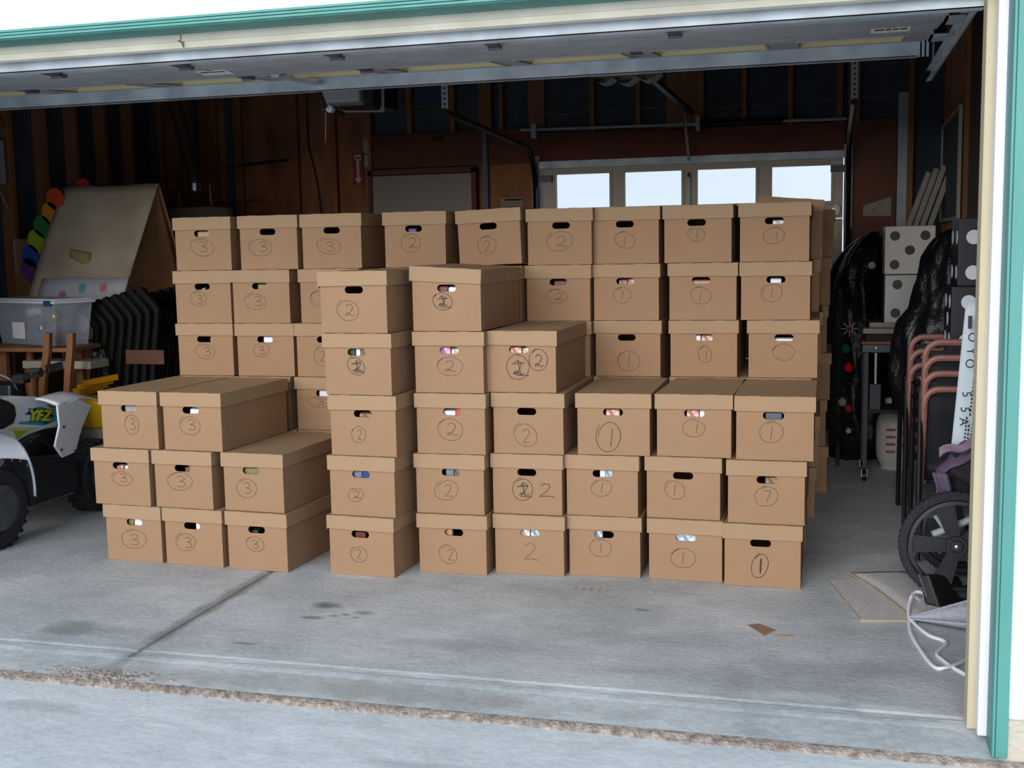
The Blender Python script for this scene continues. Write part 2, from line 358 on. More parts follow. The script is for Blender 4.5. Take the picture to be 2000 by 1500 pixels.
# back wall: plywood sheets, studs, beams
def BW(name, m, x0, x1, z0, z1, y0=8.86, y1=YB): return MB().box(x0, x1, y0, y1, z0, z1).build(name, m, wb_)
for a, b_ in ((-5.52, -4.74), (-4.70, -4.24), (-4.19, -3.90), (-3.85, -3.56)): BW('plywood_sheet', M_ply, a, b_, 0, 2.86, 8.90)
for x in (-5.46, -5.30, -4.95, -4.72, -4.215, -3.875): BW('stud', M_stud, x-.02, x+.02, 0, 2.86, 8.855)
for x in (-5.15, -4.83): BW('stud', M_tar, x-.03, x+.03, 0, 2.86, 8.88)
BW('post', M_stud, -3.60, -3.54, 0, 2.86, 8.84)
BW('header_beam', M_beam, -3.54, -2.16, 2.05, 2.32, 8.87)
for x, w in ((-3.22, .04), (-2.857, .04), (-2.585, .10), (-2.455, .03), (-2.17, .13)): BW('stud', M_stud, x-w/2, x+w/2, 2.32, 2.86, 8.87)
BW('plywood_sheet', M_ply, -2.66, -2.18, 0, 2.05, 8.89)
BW('metal_strap', mat('dull_strap', '5f6a76', .6), -2.605, -2.565, 1.6, 2.31, 8.84, 8.87)
BW('header_beam', M_beam, -2.16, -.94, 2.05, 2.27, 8.87); BW('header_beam', M_beam, -.935, .14, 2.05, 2.26, 8.87)
for x, w in ((-1.73, .035), (-1.375, .035), (-1.02, .28), (-.585, .035), (-.25, .035), (.10, .04), (.20, .08)): BW('stud', M_stud, x-w/2, x+w/2, 2.26, 2.86, 8.87)
BW('plywood_sheet', mat('plywood_dimmed', '6a3e28', .7, var=.25, scale=5, stretch=(1, 1, .35)), .15, .50, 0, 2.27, 8.89)  # same plywood, colour darkened to hold back the sun on this sheet
BW('stud', M_galvd, .505, .57, 0, 2.45, 8.87); BW('stud', M_stud, .57, .61, 0, 2.86, 8.85)
BW('knot', mat('dark_knot', '2c120a', .7), -3.02, -2.93, 2.25, 2.29, 8.868, 8.87)
mb = MB()
for a, b_, z in ((-2.1, -1.75, 2.43), (-1.71, -1.4, 2.435), (-1.35, -1.17, 2.44), (-.87, -.61, 2.42), (-.56, -.27, 2.425), (-.23, .08, 2.43), (.25, .55, 2.44), (-3.5, -3.24, 2.52), (-3.20, -2.88, 2.50), (-2.83, -2.64, 2.53)):
    mb.tube(smooth_path([(a, 8.9, z), ((a+b_)/2, 8.9, z-.012), (b_, 8.9, z+.008)], 4), .005, 5)
mb.build('house_wiring', mat('yellow_cable', '8a7a3c', .6), wb_)
# right wall studs and pale strip frame
for Y in (3.6, 4.0, 4.4, 4.8, 5.2, 5.6, 6.0, 6.4, 6.8, 7.2, 7.6, 8.0, 8.4): MB().box(.77, .86, Y-.02, Y+.02, 0, 2.86).build('stud', M_stud, wr_)
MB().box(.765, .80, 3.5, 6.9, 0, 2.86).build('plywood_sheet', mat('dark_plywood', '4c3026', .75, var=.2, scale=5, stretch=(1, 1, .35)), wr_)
fr = thing('framed_screen', 'narrow pale-edged dark frame hung high on the right garage wall', 'frame', (.76, 7.7, 1.5))
mb = MB(); mb.bar((.755, 7.25, 1.52), (.755, 7.25, 2.16), .02, .03, (0, 1, 0)); mb.bar((.755, 8.28, 1.52), (.755, 8.28, 2.13), .02, .02, (0, 1, 0)); mb.bar((.755, 7.25, 2.16), (.755, 8.28, 2.13), .02, .02); mb.bar((.755, 7.25, 1.52), (.755, 8.28, 1.52), .02, .02)
mb.build('border', M_pale, fr); MB().box(.757, .765, 7.26, 8.27, 1.53, 2.12).build('screen', M_tar, fr)

# ---------------------------------------------------------------- door_3: grey entry door in the back wall
d3 = thing('door_3', None, None, (-3.1, 8.86, 0), kind='structure')
B('door_leaf', mat('grey_door_paint', 'a09288', .6, var=.04, scale=3), d3, -3.53, -2.69, 8.82, 8.86, .01, 1.99, bevel=.004)
mb = MB(); mb.box(-3.56, -3.53, 8.80, 8.9, 0, 2.03); mb.box(-2.69, -2.65, 8.80, 8.9, 0, 2.03); mb.box(-3.56, -2.65, 8.80, 8.9, 1.995, 2.035); mb.build('door_frame', M_beam, d3)
MB().lathe([(.001, 8.75), (.03, 8.755), (.03, 8.78), (.012, 8.79), (.012, 8.82)], 16, (-2.76, 0, .95), 'y').build('door_knob', M_steel, d3, smooth=True)

# ---------------------------------------------------------------- door_2: sectional door with four panes in the back wall
d2 = thing('door_2', None, None, (-1.0, 8.86, 0), kind='structure')
M_d2 = mat('taupe_door_paint', 'c6baa8', .55, var=.04, scale=3)
win = [(-2.022, -1.60), (-1.482, -1.048), (-.928, -.497), (-.378, .045)]
for k in range(3):
    z0 = .01+k*.52
    sec = MB().box(-2.14, .13, 8.88, 8.92, z0, z0+.515).build('door_section', M_d2, d2, bevel=.003)
    mb = MB()
    for a, b_ in win: mb.box(a, b_, 8.872, 8.881, z0+.1, z0+.42)
    mb.build('raised_panel', M_d2, sec, bevel=.004)
glass = mat('sky_dimmed_glass', 'eeeff0', .02, trans=1, spec=.3); glass.node_tree.nodes['Principled BSDF'].inputs['IOR'].default_value = 1.06  # glass tint lowers the sky brightness seen through the panes, no dust
holes = [[(a, 1.695), (a, 1.955), (b_, 1.955), (b_, 1.695)] for a, b_ in win]
mb = MB().prism([(-2.14, 1.57), (.13, 1.57), (.13, 2.055), (-2.14, 2.055)], 8.88, 8.92, 'y', holes); top = mb.build('door_section', M_d2, d2)
for a, b_ in win:
    mb = MB(); w = .022
    mb.box(a-w, b_+w, 8.868, 8.88, 1.955, 1.955+w); mb.box(a-w, b_+w, 8.868, 8.88, 1.695-w, 1.695); mb.box(a-w, a, 8.868, 8.88, 1.695, 1.955); mb.box(b_, b_+w, 8.868, 8.88, 1.695, 1.955)
    wf_ = mb.build('window_frame', M_d2, d2, bevel=.002)
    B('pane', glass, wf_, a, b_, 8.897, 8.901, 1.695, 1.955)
mb = MB(); mb.box(-2.15, .14, 8.83, 8.88, 2.015, 2.02); mb.box(-2.15, .14, 8.825, 8.83, 2.0, 2.055); mb.box(-2.15, .14, 8.83, 8.88, 2.05, 2.055); mb.build('strut', M_galv, d2)
for x in (-2.10, .09):
    MB().box(x-.05, x+.05, 8.84, 8.88, 1.90, 1.95).build('roller_bracket', M_blackm, d2)
mb = MB(); mb.tube([(-.99, 8.85, 1.93), (-.99, 8.84, 1.90)], .012, 8); mb.build('latch', M_steel, d2, smooth=True)
mb = MB(); mb.box(-1.0, -.98, 8.85, 8.865, 1.4, 1.9); mb.build('stile', M_galvd, d2)
MB().lathe([(.001, 8.85), (.035, 8.853), (.042, 8.865), (.042, 8.87)], 20, (.085, 0, 1.63), 'y', sc=(.8, 1.15)).build('pale_oval', mat('pale_gloss', 'fff6d8', .1, coat=1), d2, smooth=True)  # made-up pale oval disc standing in for an unidentified bright spot
MB().box(.07, .10, 8.868, 8.872, 1.42, 1.50).build('sticker', mat('pale_sticker', 'd8c890', .5), d2)
for z in (1.885, 1.965):
    mb = MB()
    for k in range(5): mb.box(.045+k*.018, .058+k*.018, 8.838, 8.84, z, z+.014)
    mb.build('small_print', M_vinyl, d2)
# its tracks, torsion bar and straps
def track(name, x, label, xs_end, yend, zend, hangz):
    o = thing(name, label, 'door track', (x, 8.8, 0), group=None)
    mb = MB(); path = [(x, 8.83, .02), (x, 8.83, 1.85)]+[(x, 8.83-.30*(1-math.cos(t)), 1.85+.30*math.sin(t)) for t in [math.pi/2*k/8 for k in range(1, 9)]]+[(x, yend, zend)]
    mb.tube(path, .022, 6); mb.build('rail', M_blackm, o, smooth=True)
    mb = MB(); mb.box(x-.006+xs_end, x+.006+xs_end, 8.80, 8.812, .02, 1.85); mb.build('edge', mat('dull_strap', '5f6a76', .6), o)
    mb = MB(); mb.box(x-.02, x+.02, yend+.02, yend+.024, zend, hangz)
    h = mb.build('hanger_strap', M_galvd, o)
    mb = MB()
    for k in range(int((hangz-zend)/.03)): mb.box(x-.006, x+.006, yend+.017, yend+.021, zend+.01+k*.03, zend+.022+k*.03)
    mb.build('slot', M_black, h)
    mb = MB(); mb.box(x-.03, x+.03, 8.85, 8.87, 1.5, 2.1); mb.build('angle_bracket', M_galvd, o)
    return o
track('door_track', -2.175, 'curved black steel track left of the small back garage door', .018, 6.6, 2.2, 2.86)
track('door_track', .165, 'curved steel track right of the small back garage door', -.018, 7.3, 2.22, 2.86)
tb = thing('torsion_spring', 'long torsion bar with black spring above the back garage door', 'spring', (-1, 8.82, 2.28))
mb = MB(); mb.tube([(-2.28, 8.80, 2.30), (.15, 8.80, 2.275)], .012, 8); mb.build('shaft', M_galv, tb, smooth=True)
mb = MB(); mb.tube([(-.91+.0075*k, 8.80+.028*math.cos(k*1.57), 2.287+.028*math.sin(k*1.57)) for k in range(82)], .005, 4); mb.tube([(-.91, 8.80, 2.286), (-.30, 8.80, 2.28)], .024, 10); mb.build('coil', M_black, tb)
for a_, b_ in ((-.93, -.90), (-2.19, -2.15)): MB().box(a_, b_, 8.77, 8.86, 2.23, 2.34).build('bracket', M_galvd, tb)

# ---------------------------------------------------------------- door_1: the big open door overhead
d1 = thing('door_1', None, None, (-2, 4.5, 2.2), kind='structure')
DL, DR = -4.44, .385
def zt(y):  # underside height of the open door
    P = [(3.48, 2.056), (4.06, 2.120), (4.62, 2.156), (5.16, 2.205)]
    for (a, za), (b_, zb) in zip(P, P[1:]):
        if y <= b_: return za+(zb-za)*(y-a)/(b_-a)
    return P[-1][1]
def slab(y0, y1, holes, name, m, th=.035):
    mb = MB().prism([(DL, y0), (DR, y0), (DR, y1), (DL, y1)], 0, th, 'z', holes)
    mb.v = [Vector((p.x, p.y, p.z+zt(p.y))) for p in mb.v]
    return mb.build(name, m, d1)
slab(3.49, 4.055, [], 'door_section', M_panel); slab(4.065, 4.615, [], 'door_section', M_panel)
wins = [(-.116, .305), (-.715, -.25), (-1.305, -.845), (-1.91, -1.42), (-2.50, -2.03), (-3.10, -2.62), (-3.70, -3.22), (-4.30, -3.82)]
wins = [(a*.962+.005, b_*.962+.005) for a, b_ in wins]
wy0, wy1 = 4.74, 5.05
s4 = slab(4.625, 5.16, [[(a, wy0), (b_, wy0), (b_, wy1), (a, wy1)] for a, b_ in wins], 'door_section', M_panel)
for a, b_ in wins:
    mb = MB(); z0w, z1w = zt(wy0), zt(wy1); w = .010
    for (x0, x1, y0, y1) in ((a-w, a, wy0, wy1), (b_, b_+w, wy0, wy1), (a-w, b_+w, wy0-w, wy0), (a-w, b_+w, wy1, wy1+w)):
        mb.hexa([(x0, y0, zt(y0)-.004), (x1, y0, zt(y0)-.004), (x1, y1, zt(y1)-.004), (x0, y1, zt(y1)-.004)], [(x0, y0, zt(y0)+.004), (x1, y0, zt(y0)+.004), (x1, y1, zt(y1)+.004), (x0, y1, zt(y1)+.004)])
    f_ = mb.build('window_frame', M_panel, d1)
    mb = MB(); e = .001
    mb.hexa([(a+e, wy0+e, z0w+.026), (b_-e, wy0+e, z0w+.026), (b_-e, wy1-e, z1w+.026), (a+e, wy1-e, z1w+.026)], [(a+e, wy0+e, z0w+.032), (b_-e, wy0+e, z0w+.032), (b_-e, wy1-e, z1w+.032), (a+e, wy1-e, z1w+.032)])
    mb.box(a+e, b_-e, wy1-.006, wy1-e, z1w, z1w+.03); [mb.hexa([(p, wy0+e, z0w+.003), (q, wy0+e, z0w+.003), (q, wy1-e, z1w+.003), (p, wy1-e, z1w+.003)], [(p, wy0+e, z0w+.026), (q, wy0+e, z0w+.026), (q, wy1-e, z1w+.026), (p, wy1-e, z1w+.026)]) for p, q in ((a+e, a+.006), (b_-.006, b_-e))]
    mb.build('window_insert', M_skin, f_)
mb = MB(); mb.box(DL-.01, DR+.03, 3.465, 3.468, 2.020, 2.075); mb.box(DL-.01, DR+.03, 3.465, 3.52, 2.020, 2.023); mb.box(DL-.01, DR+.03, 3.517, 3.52, 2.020, 2.060); mb.build('strut', M_galv, d1)
mb = MB(); yy0, yy1 = 4.075, 4.55
mb.hexa([(DL, yy0, zt(yy0)-.008), (DR-.02, yy0, zt(yy0)-.008), (DR-.02, yy1, zt(yy1)-.014), (DL, yy1, zt(yy1)-.014)], [(DL, yy0, zt(yy0)-.001), (DR-.02, yy0, zt(yy0)-.001), (DR-.02, yy1, zt(yy1)-.001), (DL, yy1, zt(yy1)-.001)]); mb.build('rail', M_galvd, d1)
mb = MB(); z = 2.205; mb.box(DL-.01, DR-.02, 5.13, 5.133, z-.060, z); mb.box(DL-.01, DR-.02, 5.13, 5.18, z-.060, z-.057); mb.build('strut', M_galv, d1)
for y, xsn in ((4.06, (-2.95, -2.38, -1.75, -1.14, -.50)), (4.62, (-3.50, -2.41, -1.86, -.72))):
    for x in xsn:
        mb = MB(); z = zt(y)-.014; mb.hexa([(x-.022, y-.07, z-.004), (x+.022, y-.07, z-.004), (x+.012, y+.05, z-.004), (x-.012, y+.05, z-.004)], [(x-.022, y-.07, z+.012), (x+.022, y-.07, z+.012), (x+.012, y+.05, z+.012), (x-.012, y+.05, z+.012)])
        mb.tube([(x-.025, y, z-.006), (x+.025, y, z-.006)], .007, 8); mb.build('hinge', mat('dark_hinge_steel', '5a606a', .4, metal=.3), d1)
for (x, y, w, l_) in ((-2.40, 4.30, .13, .12), (.215, 4.33, .13, .10)):
    z = zt(y)-.0125
    la = MB().hexa([(x-w/2, y-l_/2, z+.002), (x+w/2, y-l_/2, z+.002), (x+w/2, y+l_/2, z-.004), (x-w/2, y+l_/2, z-.004)], [(x-w/2, y-l_/2, z+.004), (x+w/2, y-l_/2, z+.004), (x+w/2, y+l_/2, z+.0), (x-w/2, y+l_/2, z+.0)]).build('label_sticker', mat('pale_label', 'eceae2', .5), d1)
    mb = MB()
    for a_, b_ in ((-.42, -.16), (-.12, .02), (.06, .2), (.24, .42)): mb.box(x+a_*w, x+b_*w, y-.006, y+.016, z-.002, z-.0012)
    mb.box(x-.1*w, x+.1*w, y-.032, y-.022, z-.0005, z+.0003)
    mb.build('label_print', M_ink, la)
for y in (4.05, 4.60):
    z = zt(y); mb = MB(); mb.box(DR-.02, DR+.035, y-.06, y+.06, z-.03, z-.022); mb.box(DR-.02, DR-.012, y-.06, y+.06, z-.03, z+.01); mb.tube([(DR-.01, y, z-.015), (DR+.06, y, z-.015)], .008, 8)
    mb.build('roller_bracket', M_galvd, d1)
mb = MB()
for k in range(3): mb.box(DR-.025+k*.017, DR-.015+k*.017, 5.11, 5.128, 2.14, 2.225)
mb.build('end_bracket', M_galv, d1)
tr = thing('door_track', 'horizontal steel roller track right of the raised main door', 'door track', (.45, 4.5, 2.13))
mb = MB(); mb.box(.448, .452, 3.52, 5.55, 2.095, 2.145); mb.box(.43, .45, 3.52, 5.55, 2.095, 2.099); mb.box(.43, .45, 3.52, 5.55, 2.141, 2.145); mb.build('rail', M_galv, tr)
MB().box(.447, .453, 5.45, 5.48, 2.14, 2.86).build('hanger_strap', M_galvd, tr)
MB().bar((-2.30, 5.13, 2.175), (-2.30, 4.66, 2.150), .035, .012).build('stile_bar', M_galv, d1)

# openers and lamps under the ceiling
op = thing('garage_door_opener', 'ceiling opener with white lens cover and red pull handle', 'door opener', (-2.9, 6.95, 2.27))
B('housing', M_black, op, -3.0, -2.72, 6.97, 7.3, 2.30, 2.56, bevel=.01)
mb = MB(); mb.box(-3.06, -2.79, 6.80, 6.97, 2.31, 2.50); mb.build('lens_cover', mat('frosted_white', 'c9c8c8', .45), op, bevel=.02, seg=3)
mb = MB(); mb.bar((-2.98, 7.0, 2.28), (-2.72, 7.0, 2.27), .03, .008); mb.bar((-2.72, 7.0, 2.27), (-2.70, 7.0, 2.86), .03, .006, (0, 1, 0)); mb.build('hanger_bracket', M_galvd, op)
B('control_box', M_black, op, -2.78, -2.72, 6.85, 6.97, 2.28, 2.42)
mb = MB(); mb.tube([(-3.03, 6.83, 2.31), (-3.04, 6.83, 2.08)], .003, 5); mb.build('pull_cord', M_vinyl, op)
mb = MB(); mb.lathe([(.001, 2.035), (.012, 2.04), (.006, 2.06), (.012, 2.08), (.001, 2.085)], 10, (-3.04, 6.83, 0)); mb.build('handle', mat('red_plastic', 'a02020', .4), op, smooth=True)
arm = thing('opener_arm', 'black steel arm hanging from the raised main door edge', 'bracket', (-2.45, 5.45, 2.1))
mb = MB(); mb.bar((-2.32, 5.16, 2.15), (-2.33, 5.26, 2.07), .022, .006); mb.bar((-2.335, 5.25, 2.075), (-2.33, 5.45, 2.07), .03, .02); mb.build('arm', M_black, arm)
mb = MB(); mb.lathe([(.001, 5.24), (.018, 5.245), (.018, 5.28), (.001, 5.285)], 12, (-2.31, 0, 2.075), 'y'); mb.build('pivot', M_galvd, arm)
op2 = thing('garage_door_opener', 'opener with scalloped white lens above the small back garage door', 'door opener', (-1.1, 6.7, 2.3))
mb = MB()
def scal(u, v):
    a = u*math.pi; x = -1.30+u*.40; z = 2.36-.035*abs(math.sin(3*a))-.02*math.sin(a)*1; return (x, 6.6+v*.2, z if v < .99 else z+.01)
mb.grid(scal, 46, 5); mb.box(-1.29, -.91, 6.61, 6.79, 2.352, 2.40); mb.build('lens_cover', mat('cream_lens', 'c2b8a6', .5), op2, smooth=True)
B('housing', M_black, op2, -1.26, -.94, 6.62, 6.95, 2.40, 2.55)
B('hanger_bracket', M_galvd, op2, -1.12, -1.08, 6.7, 6.72, 2.55, 2.86)
mb = MB(); mb.bar((-1.02, 6.95, 2.40), (-.955, 8.70, 2.36), .035, .035); mb.build('rail', M_blackm, op2)
mb = MB(); mb.tube([(-.985, 8.5, 2.36), (-.985, 8.5, 2.24), (-.985, 8.5, 2.12)], .004, 5); mb.build('release_cord', mat('red_cord', '7a2a20', .7), op2)
mb = MB(); mb.bar((-.985, 8.5, 2.34), (-.985, 8.83, 2.02), .02, .006); mb.build('door_arm', M_galvd, op2)
BOXES=[
('B', 1, 6, -2.962, 5.13, -0.005, 0, [(-0.002, 0.114, 0.129, 0.086, '3')], [('tan', 0.1, 1, 0.8)]),
('B', 2, 6, -2.605, 5.13, -0.003, 0, [(-0.043, 0.109, 0.118, 0.085, '3')], []),
('B', 3, 6, -2.276, 5.13, 0.002, 0, [(-0.012, 0.108, 0.117, 0.077, '3')], []),
('B', 4, 6, -1.869, 5.18, -0.006, 0, [(-0.02, 0.115, 0.095, 0.088, '2')], [('navy', 0.1, 0.6, 0.6)]),
('B', 5, 6, -1.511, 5.22, -0.002, 0, [(-0.013, 0.093, 0.092, 0.084, '7')], []),
('B', 6, 6, -1.187, 5.262, 0.008, 0, [(0.004, 0.111, 0.124, 0.09, '2')], []),
('B', 7, 6, -0.883, 5.3, -0.005, 0, [(-0.004, 0.109, 0.093, 0.076, '1')], []),
('B', 8, 6, -0.555, 5.31, -0.005, 0, [(-0.004, 0.129, 0.075, 0.063, '1')], []),
('B', 9, 6, -0.214, 5.31, -0.001, 0, [(-0.002, 0.116, 0.096, 0.071, '1')], [('pink', 0.4, 1, 0.55)]),
('B', 1, 5, -2.976, 5.13, -0.003, 0, [(-0.026, 0.123, 0.086, 0.074, '3')], [('white', 0.35, 0.5, 0.2)]),
('B', 2, 5, -2.659, 5.13, -0.005, 0, [(-0.03, 0.107, 0.112, 0.079, '3')], [('gold', 0.25, 1, 0.8)]),
('B', 3, 5, -2.297, 5.13, -0.016, 0, [(-0.049, 0.12, 0.102, 0.075, '3')], []),
('B', 4, 5, -1.881, 5.18, -0.003, 0, [], []),
('B', 5, 5, -1.518, 5.22, -0.0, 0, [], []),
('B', 6, 5, -1.198, 5.262, 0.001, 0, [(-0.007, 0.116, 0.103, 0.064, '2')], [('maroon', 0.2, 1, 0.7)]),
('B', 7, 5, -0.883, 5.3, -0.004, 0, [(-0.018, 0.117, 0.081, 0.074, '1')], [('brown', 0.1, 0.6, 0.7), ('red', 0.62, 0.95, 0.8)]),
('B', 8, 5, -0.532, 5.31, -0.007, 0, [(-0.008, 0.113, 0.093, 0.079, '1')], [('tan', 0.05, 0.95, 0.45)]),
('B', 9, 5, -0.208, 5.31, 0.002, 0, [(-0.014, 0.124, 0.087, 0.083, '1')], [('white', 0.2, 0.78, 0.6)]),
('B', 1, 4, -2.978, 5.13, -0.004, 0, [(-0.001, 0.121, 0.105, 0.075, '3')], [('tan', 0.75, 1, 0.8)]),
('B', 2, 4, -2.649, 5.13, -0.001, 0, [(-0.022, 0.131, 0.085, 0.07, '3')], [('white', 0.3, 1, 0.95)]),
('B', 3, 4, -2.327, 5.13, -0.003, 0, [(-0.02, 0.101, 0.082, 0.092, '7')], [('white', 0.35, 1, 0.9)]),
('B', 4, 4, -1.889, 5.18, -0.003, 0, [], []),
('B', 5, 4, -1.524, 5.22, 0.0, 0, [], []),
('B', 6, 4, -1.201, 5.262, 0.0, 0, [], []),
('B', 7, 4, -0.877, 5.3, -0.005, 0, [(0.004, 0.073, 0.101, 0.097, '1')], []),
('B', 8, 4, -0.528, 5.31, 0.002, 0, [(0.007, 0.105, 0.061, 0.074, '1')], [('white', 0.0, 0.3, 0.8), ('red', 0.34, 0.92, 0.75)]),
('B', 9, 4, -0.173, 5.31, 0.005, 0, [(0.004, 0.117, 0.093, 0.078, 'o')], [('white', 0.05, 0.95, 0.3)]),
('B', 2, 3, -2.673, 5.13, -0.006, 0, [], []),
('B', 3, 3, -2.336, 5.13, -0.008, 0, [(-0.032, 0.138, 0.115, 0.053, '3')], [('white', 0.1, 1, 0.9)]),
('L', 1, 3, -3.014, 4.5, -0.0, -2.8, [(0.012, 0.11, 0.074, 0.089, '3')], [('grey', 0.1, 1, 0.85)]),
('L', 2, 3, -2.689, 4.49, -0.006, -2.8, [(-0.011, 0.114, 0.104, 0.083, '3')], [('white', 0.32, 0.97, 0.65)]),
('L', 1, 2, -3.067, 4.5, -0.004, -3, [(0.004, 0.124, 0.104, 0.067, '3')], [('red', 0.1, 0.5, 0.35), ('white', 0.6, 0.95, 0.4)]),
('L', 2, 2, -2.747, 4.49, -0.001, -3, [(-0.018, 0.122, 0.126, 0.084, '3')], [('brown', 0.5, 0.9, 0.6)]),
('L', 3, 2, -2.401, 4.48, -0.01, -3.2, [(-0.034, 0.103, 0.101, 0.084, '3')], [('gold', 0.0, 1, 0.8)]),
('L', 1, 1, -3.026, 4.5, 0.006, -3.2, [(0.001, 0.104, 0.134, 0.087, '3')], [('gold', 0.0, 0.3, 0.9), ('white', 0.35, 1, 0.95)]),
('L', 2, 1, -2.712, 4.49, -0.006, -3.2, [(-0.041, 0.107, 0.098, 0.083, '3')], [('white', 0.6, 1, 0.85)]),
('L', 3, 1, -2.392, 4.48, -0.001, -3.4, [(-0.01, 0.118, 0.09, 0.065, '3')], [('green', 0.1, 0.45, 0.3)]),
('F', 1, 5, -1.903, 4.49, 0.004, -2.5, [(-0.025, 0.097, 0.097, 0.087, '2')], []),
('F', 1, 4, -1.892, 4.49, -0.004, -2.5, [(-0.007, 0.123, 0.077, 0.075, '2s')], [('green', 0.0, 0.32, 0.95), ('white', 0.36, 0.6, 0.95), ('brown', 0.62, 1, 0.95)]),
('F', 1, 3, -1.879, 4.49, 0.0, -3.2, [(-0.022, 0.093, 0.064, 0.072, '7')], [('brown', 0.2, 0.9, 0.5)]),
('F', 1, 2, -1.893, 4.49, -0.004, -3.4, [(-0.03, 0.092, 0.071, 0.058, '2')], [('silver', 0.0, 0.45, 0.9), ('blue', 0.46, 1, 0.95)]),
('F', 1, 1, -1.905, 4.49, -0.004, -4, [(-0.012, 0.095, 0.075, 0.071, '7')], [('maroon', 0.1, 0.7, 0.7)]),
('F', 2, 5, -1.529, 4.6, 0.002, -1.2, [(-0.017, 0.127, 0.083, 0.074, '2s')], [('maroon', 0.05, 0.5, 0.8), ('white', 0.52, 1, 0.6)]),
('F', 2, 4, -1.524, 4.6, 0.002, 0, [(0.005, 0.115, 0.109, 0.083, '2')], [('magenta', 0.0, 0.5, 0.9), ('cream', 0.55, 1, 0.7)]),
('F', 2, 3, -1.522, 4.6, 0.008, 0, [(-0.002, 0.106, 0.107, 0.097, '2')], [('white', 0.0, 0.6, 0.6), ('orange', 0.62, 1, 0.9)]),
('F', 2, 2, -1.534, 4.6, 0.006, 0, [(-0.014, 0.105, 0.105, 0.086, '7')], [('silver', 0.15, 0.6, 0.9), ('brown', 0.62, 0.95, 0.9)]),
('F', 2, 1, -1.528, 4.6, 0.007, 0, [(-0.02, 0.084, 0.08, 0.083, '7')], [('tan', 0.0, 0.35, 0.9)]),
('F', 3, 4, -1.224, 4.65, -0.008, -0.2, [(-0.011, 0.108, 0.099, 0.104, '2s'), (0.077, 0.139, 0.081, 0.09, '2')], [('red', 0.05, 0.6, 0.8), ('cream', 0.65, 0.95, 0.7)]),
('F', 3, 3, -1.196, 4.65, -0.006, 0, [(-0.012, 0.082, 0.098, 0.099, '7')], []),
('F', 3, 2, -1.206, 4.65, -0.001, -0.6, [(-0.019, 0.108, 0.09, 0.094, '2s'), (0.082, 0.106, 0.07, 0.06, 'n')], []),
('F', 3, 1, -1.2, 4.65, 0.003, -1, [(0.007, 0.099, 0.074, 0.077, 'n')], [('pink', 0.0, 0.45, 0.95), ('skyblue', 0.5, 1, 0.95)]),
('F', 4, 3, -0.837, 4.68, -0.001, 0.8, [(-0.019, 0.08, 0.101, 0.124, '1')], [('red', 0.1, 0.8, 0.8)]),
('F', 4, 2, -0.888, 4.68, 0.002, 0, [(-0.001, 0.121, 0.088, 0.071, '1')], [('white', 0.33, 0.62, 0.9), ('skyblue', 0.64, 0.95, 0.9)]),
('F', 4, 1, -0.88, 4.68, -0.002, 0, [(-0.015, 0.123, 0.094, 0.077, '1')], [('skyblue', 0.0, 0.38, 0.9)]),
('F', 5, 3, -0.506, 4.69, 0.002, -1.6, [(0.002, 0.12, 0.089, 0.072, '1')], [('red', 0.1, 0.7, 0.9), ('white', 0.73, 1, 0.85)]),
('F', 5, 2, -0.55, 4.69, 0.0, -1.8, [(-0.033, 0.122, 0.083, 0.077, '1')], []),
('F', 5, 1, -0.541, 4.69, 0.002, -1.5, [(-0.008, 0.097, 0.106, 0.08, '1')], [('skyblue', 0.05, 1, 0.9)]),
('F', 6, 3, -0.181, 4.665, -0.005, 0, [(-0.011, 0.115, 0.094, 0.085, '1')], [('slate', 0.1, 0.9, 0.9)]),
('F', 6, 2, -0.213, 4.665, 0.004, -0.6, [(0.003, 0.115, 0.089, 0.083, 't')], [('brown', 0.4, 0.95, 0.8)]),
('F', 6, 1, -0.226, 4.665, -0.007, -0.6, [(-0.009, 0.088, 0.066, 0.1, '1h')], []),
]
# ---------------------------------------------------------------- cardboard file boxes
M_card = mat('corrugated_cardboard', '9d7d61', .82, var=.05, scale=3.5, bump=.08, bscale=220, stretch=(1, 1, 1), spec=.25)
M_lid = mat('cardboard_lid', 'a4886b', .82, var=.04, scale=4, bump=.08, bscale=220, spec=.25)
PCK = {'tan': 'b08a66', 'navy': '1c2a5c', 'pink': 'd8a8a0', 'white': 'f2f2f8', 'gold': 'b8a860', 'maroon': '7a2a22', 'brown': '6a4a36', 'red': 'b42a24', 'grey': '9a9490', 'green': '2f5a34',
       'silver': 'a8b0bc', 'blue': '2446a0', 'magenta': 'c0309a', 'cream': 'e0cfae', 'orange': 'd8703a', 'skyblue': '7a9cd0', 'slate': '56687e'}
P2 = {'red': 'd8b0a0', 'skyblue': 'c4d0e4', 'magenta': 'e0a8c8', 'blue': '1c3078', 'maroon': '50201c', 'silver': '4c5868', 'gold': '6c6438', 'pink': 'f0e0dc', 'orange': 'c03828', 'brown': '8c6c50', 'slate': '283440', 'green': '14301c', 'white': 'd8dcec'}
PN = {'tan': 'tan cardboard', 'navy': 'navy', 'pink': 'pale pink', 'maroon': 'dark red', 'grey': 'grey', 'skyblue': 'light blue', 'slate': 'slate blue', 'gold': 'gold foil', 'silver': 'silver foil'}
H, BW_, LW, D, BH, SK = .262, .303, .318, .60, .255, .060
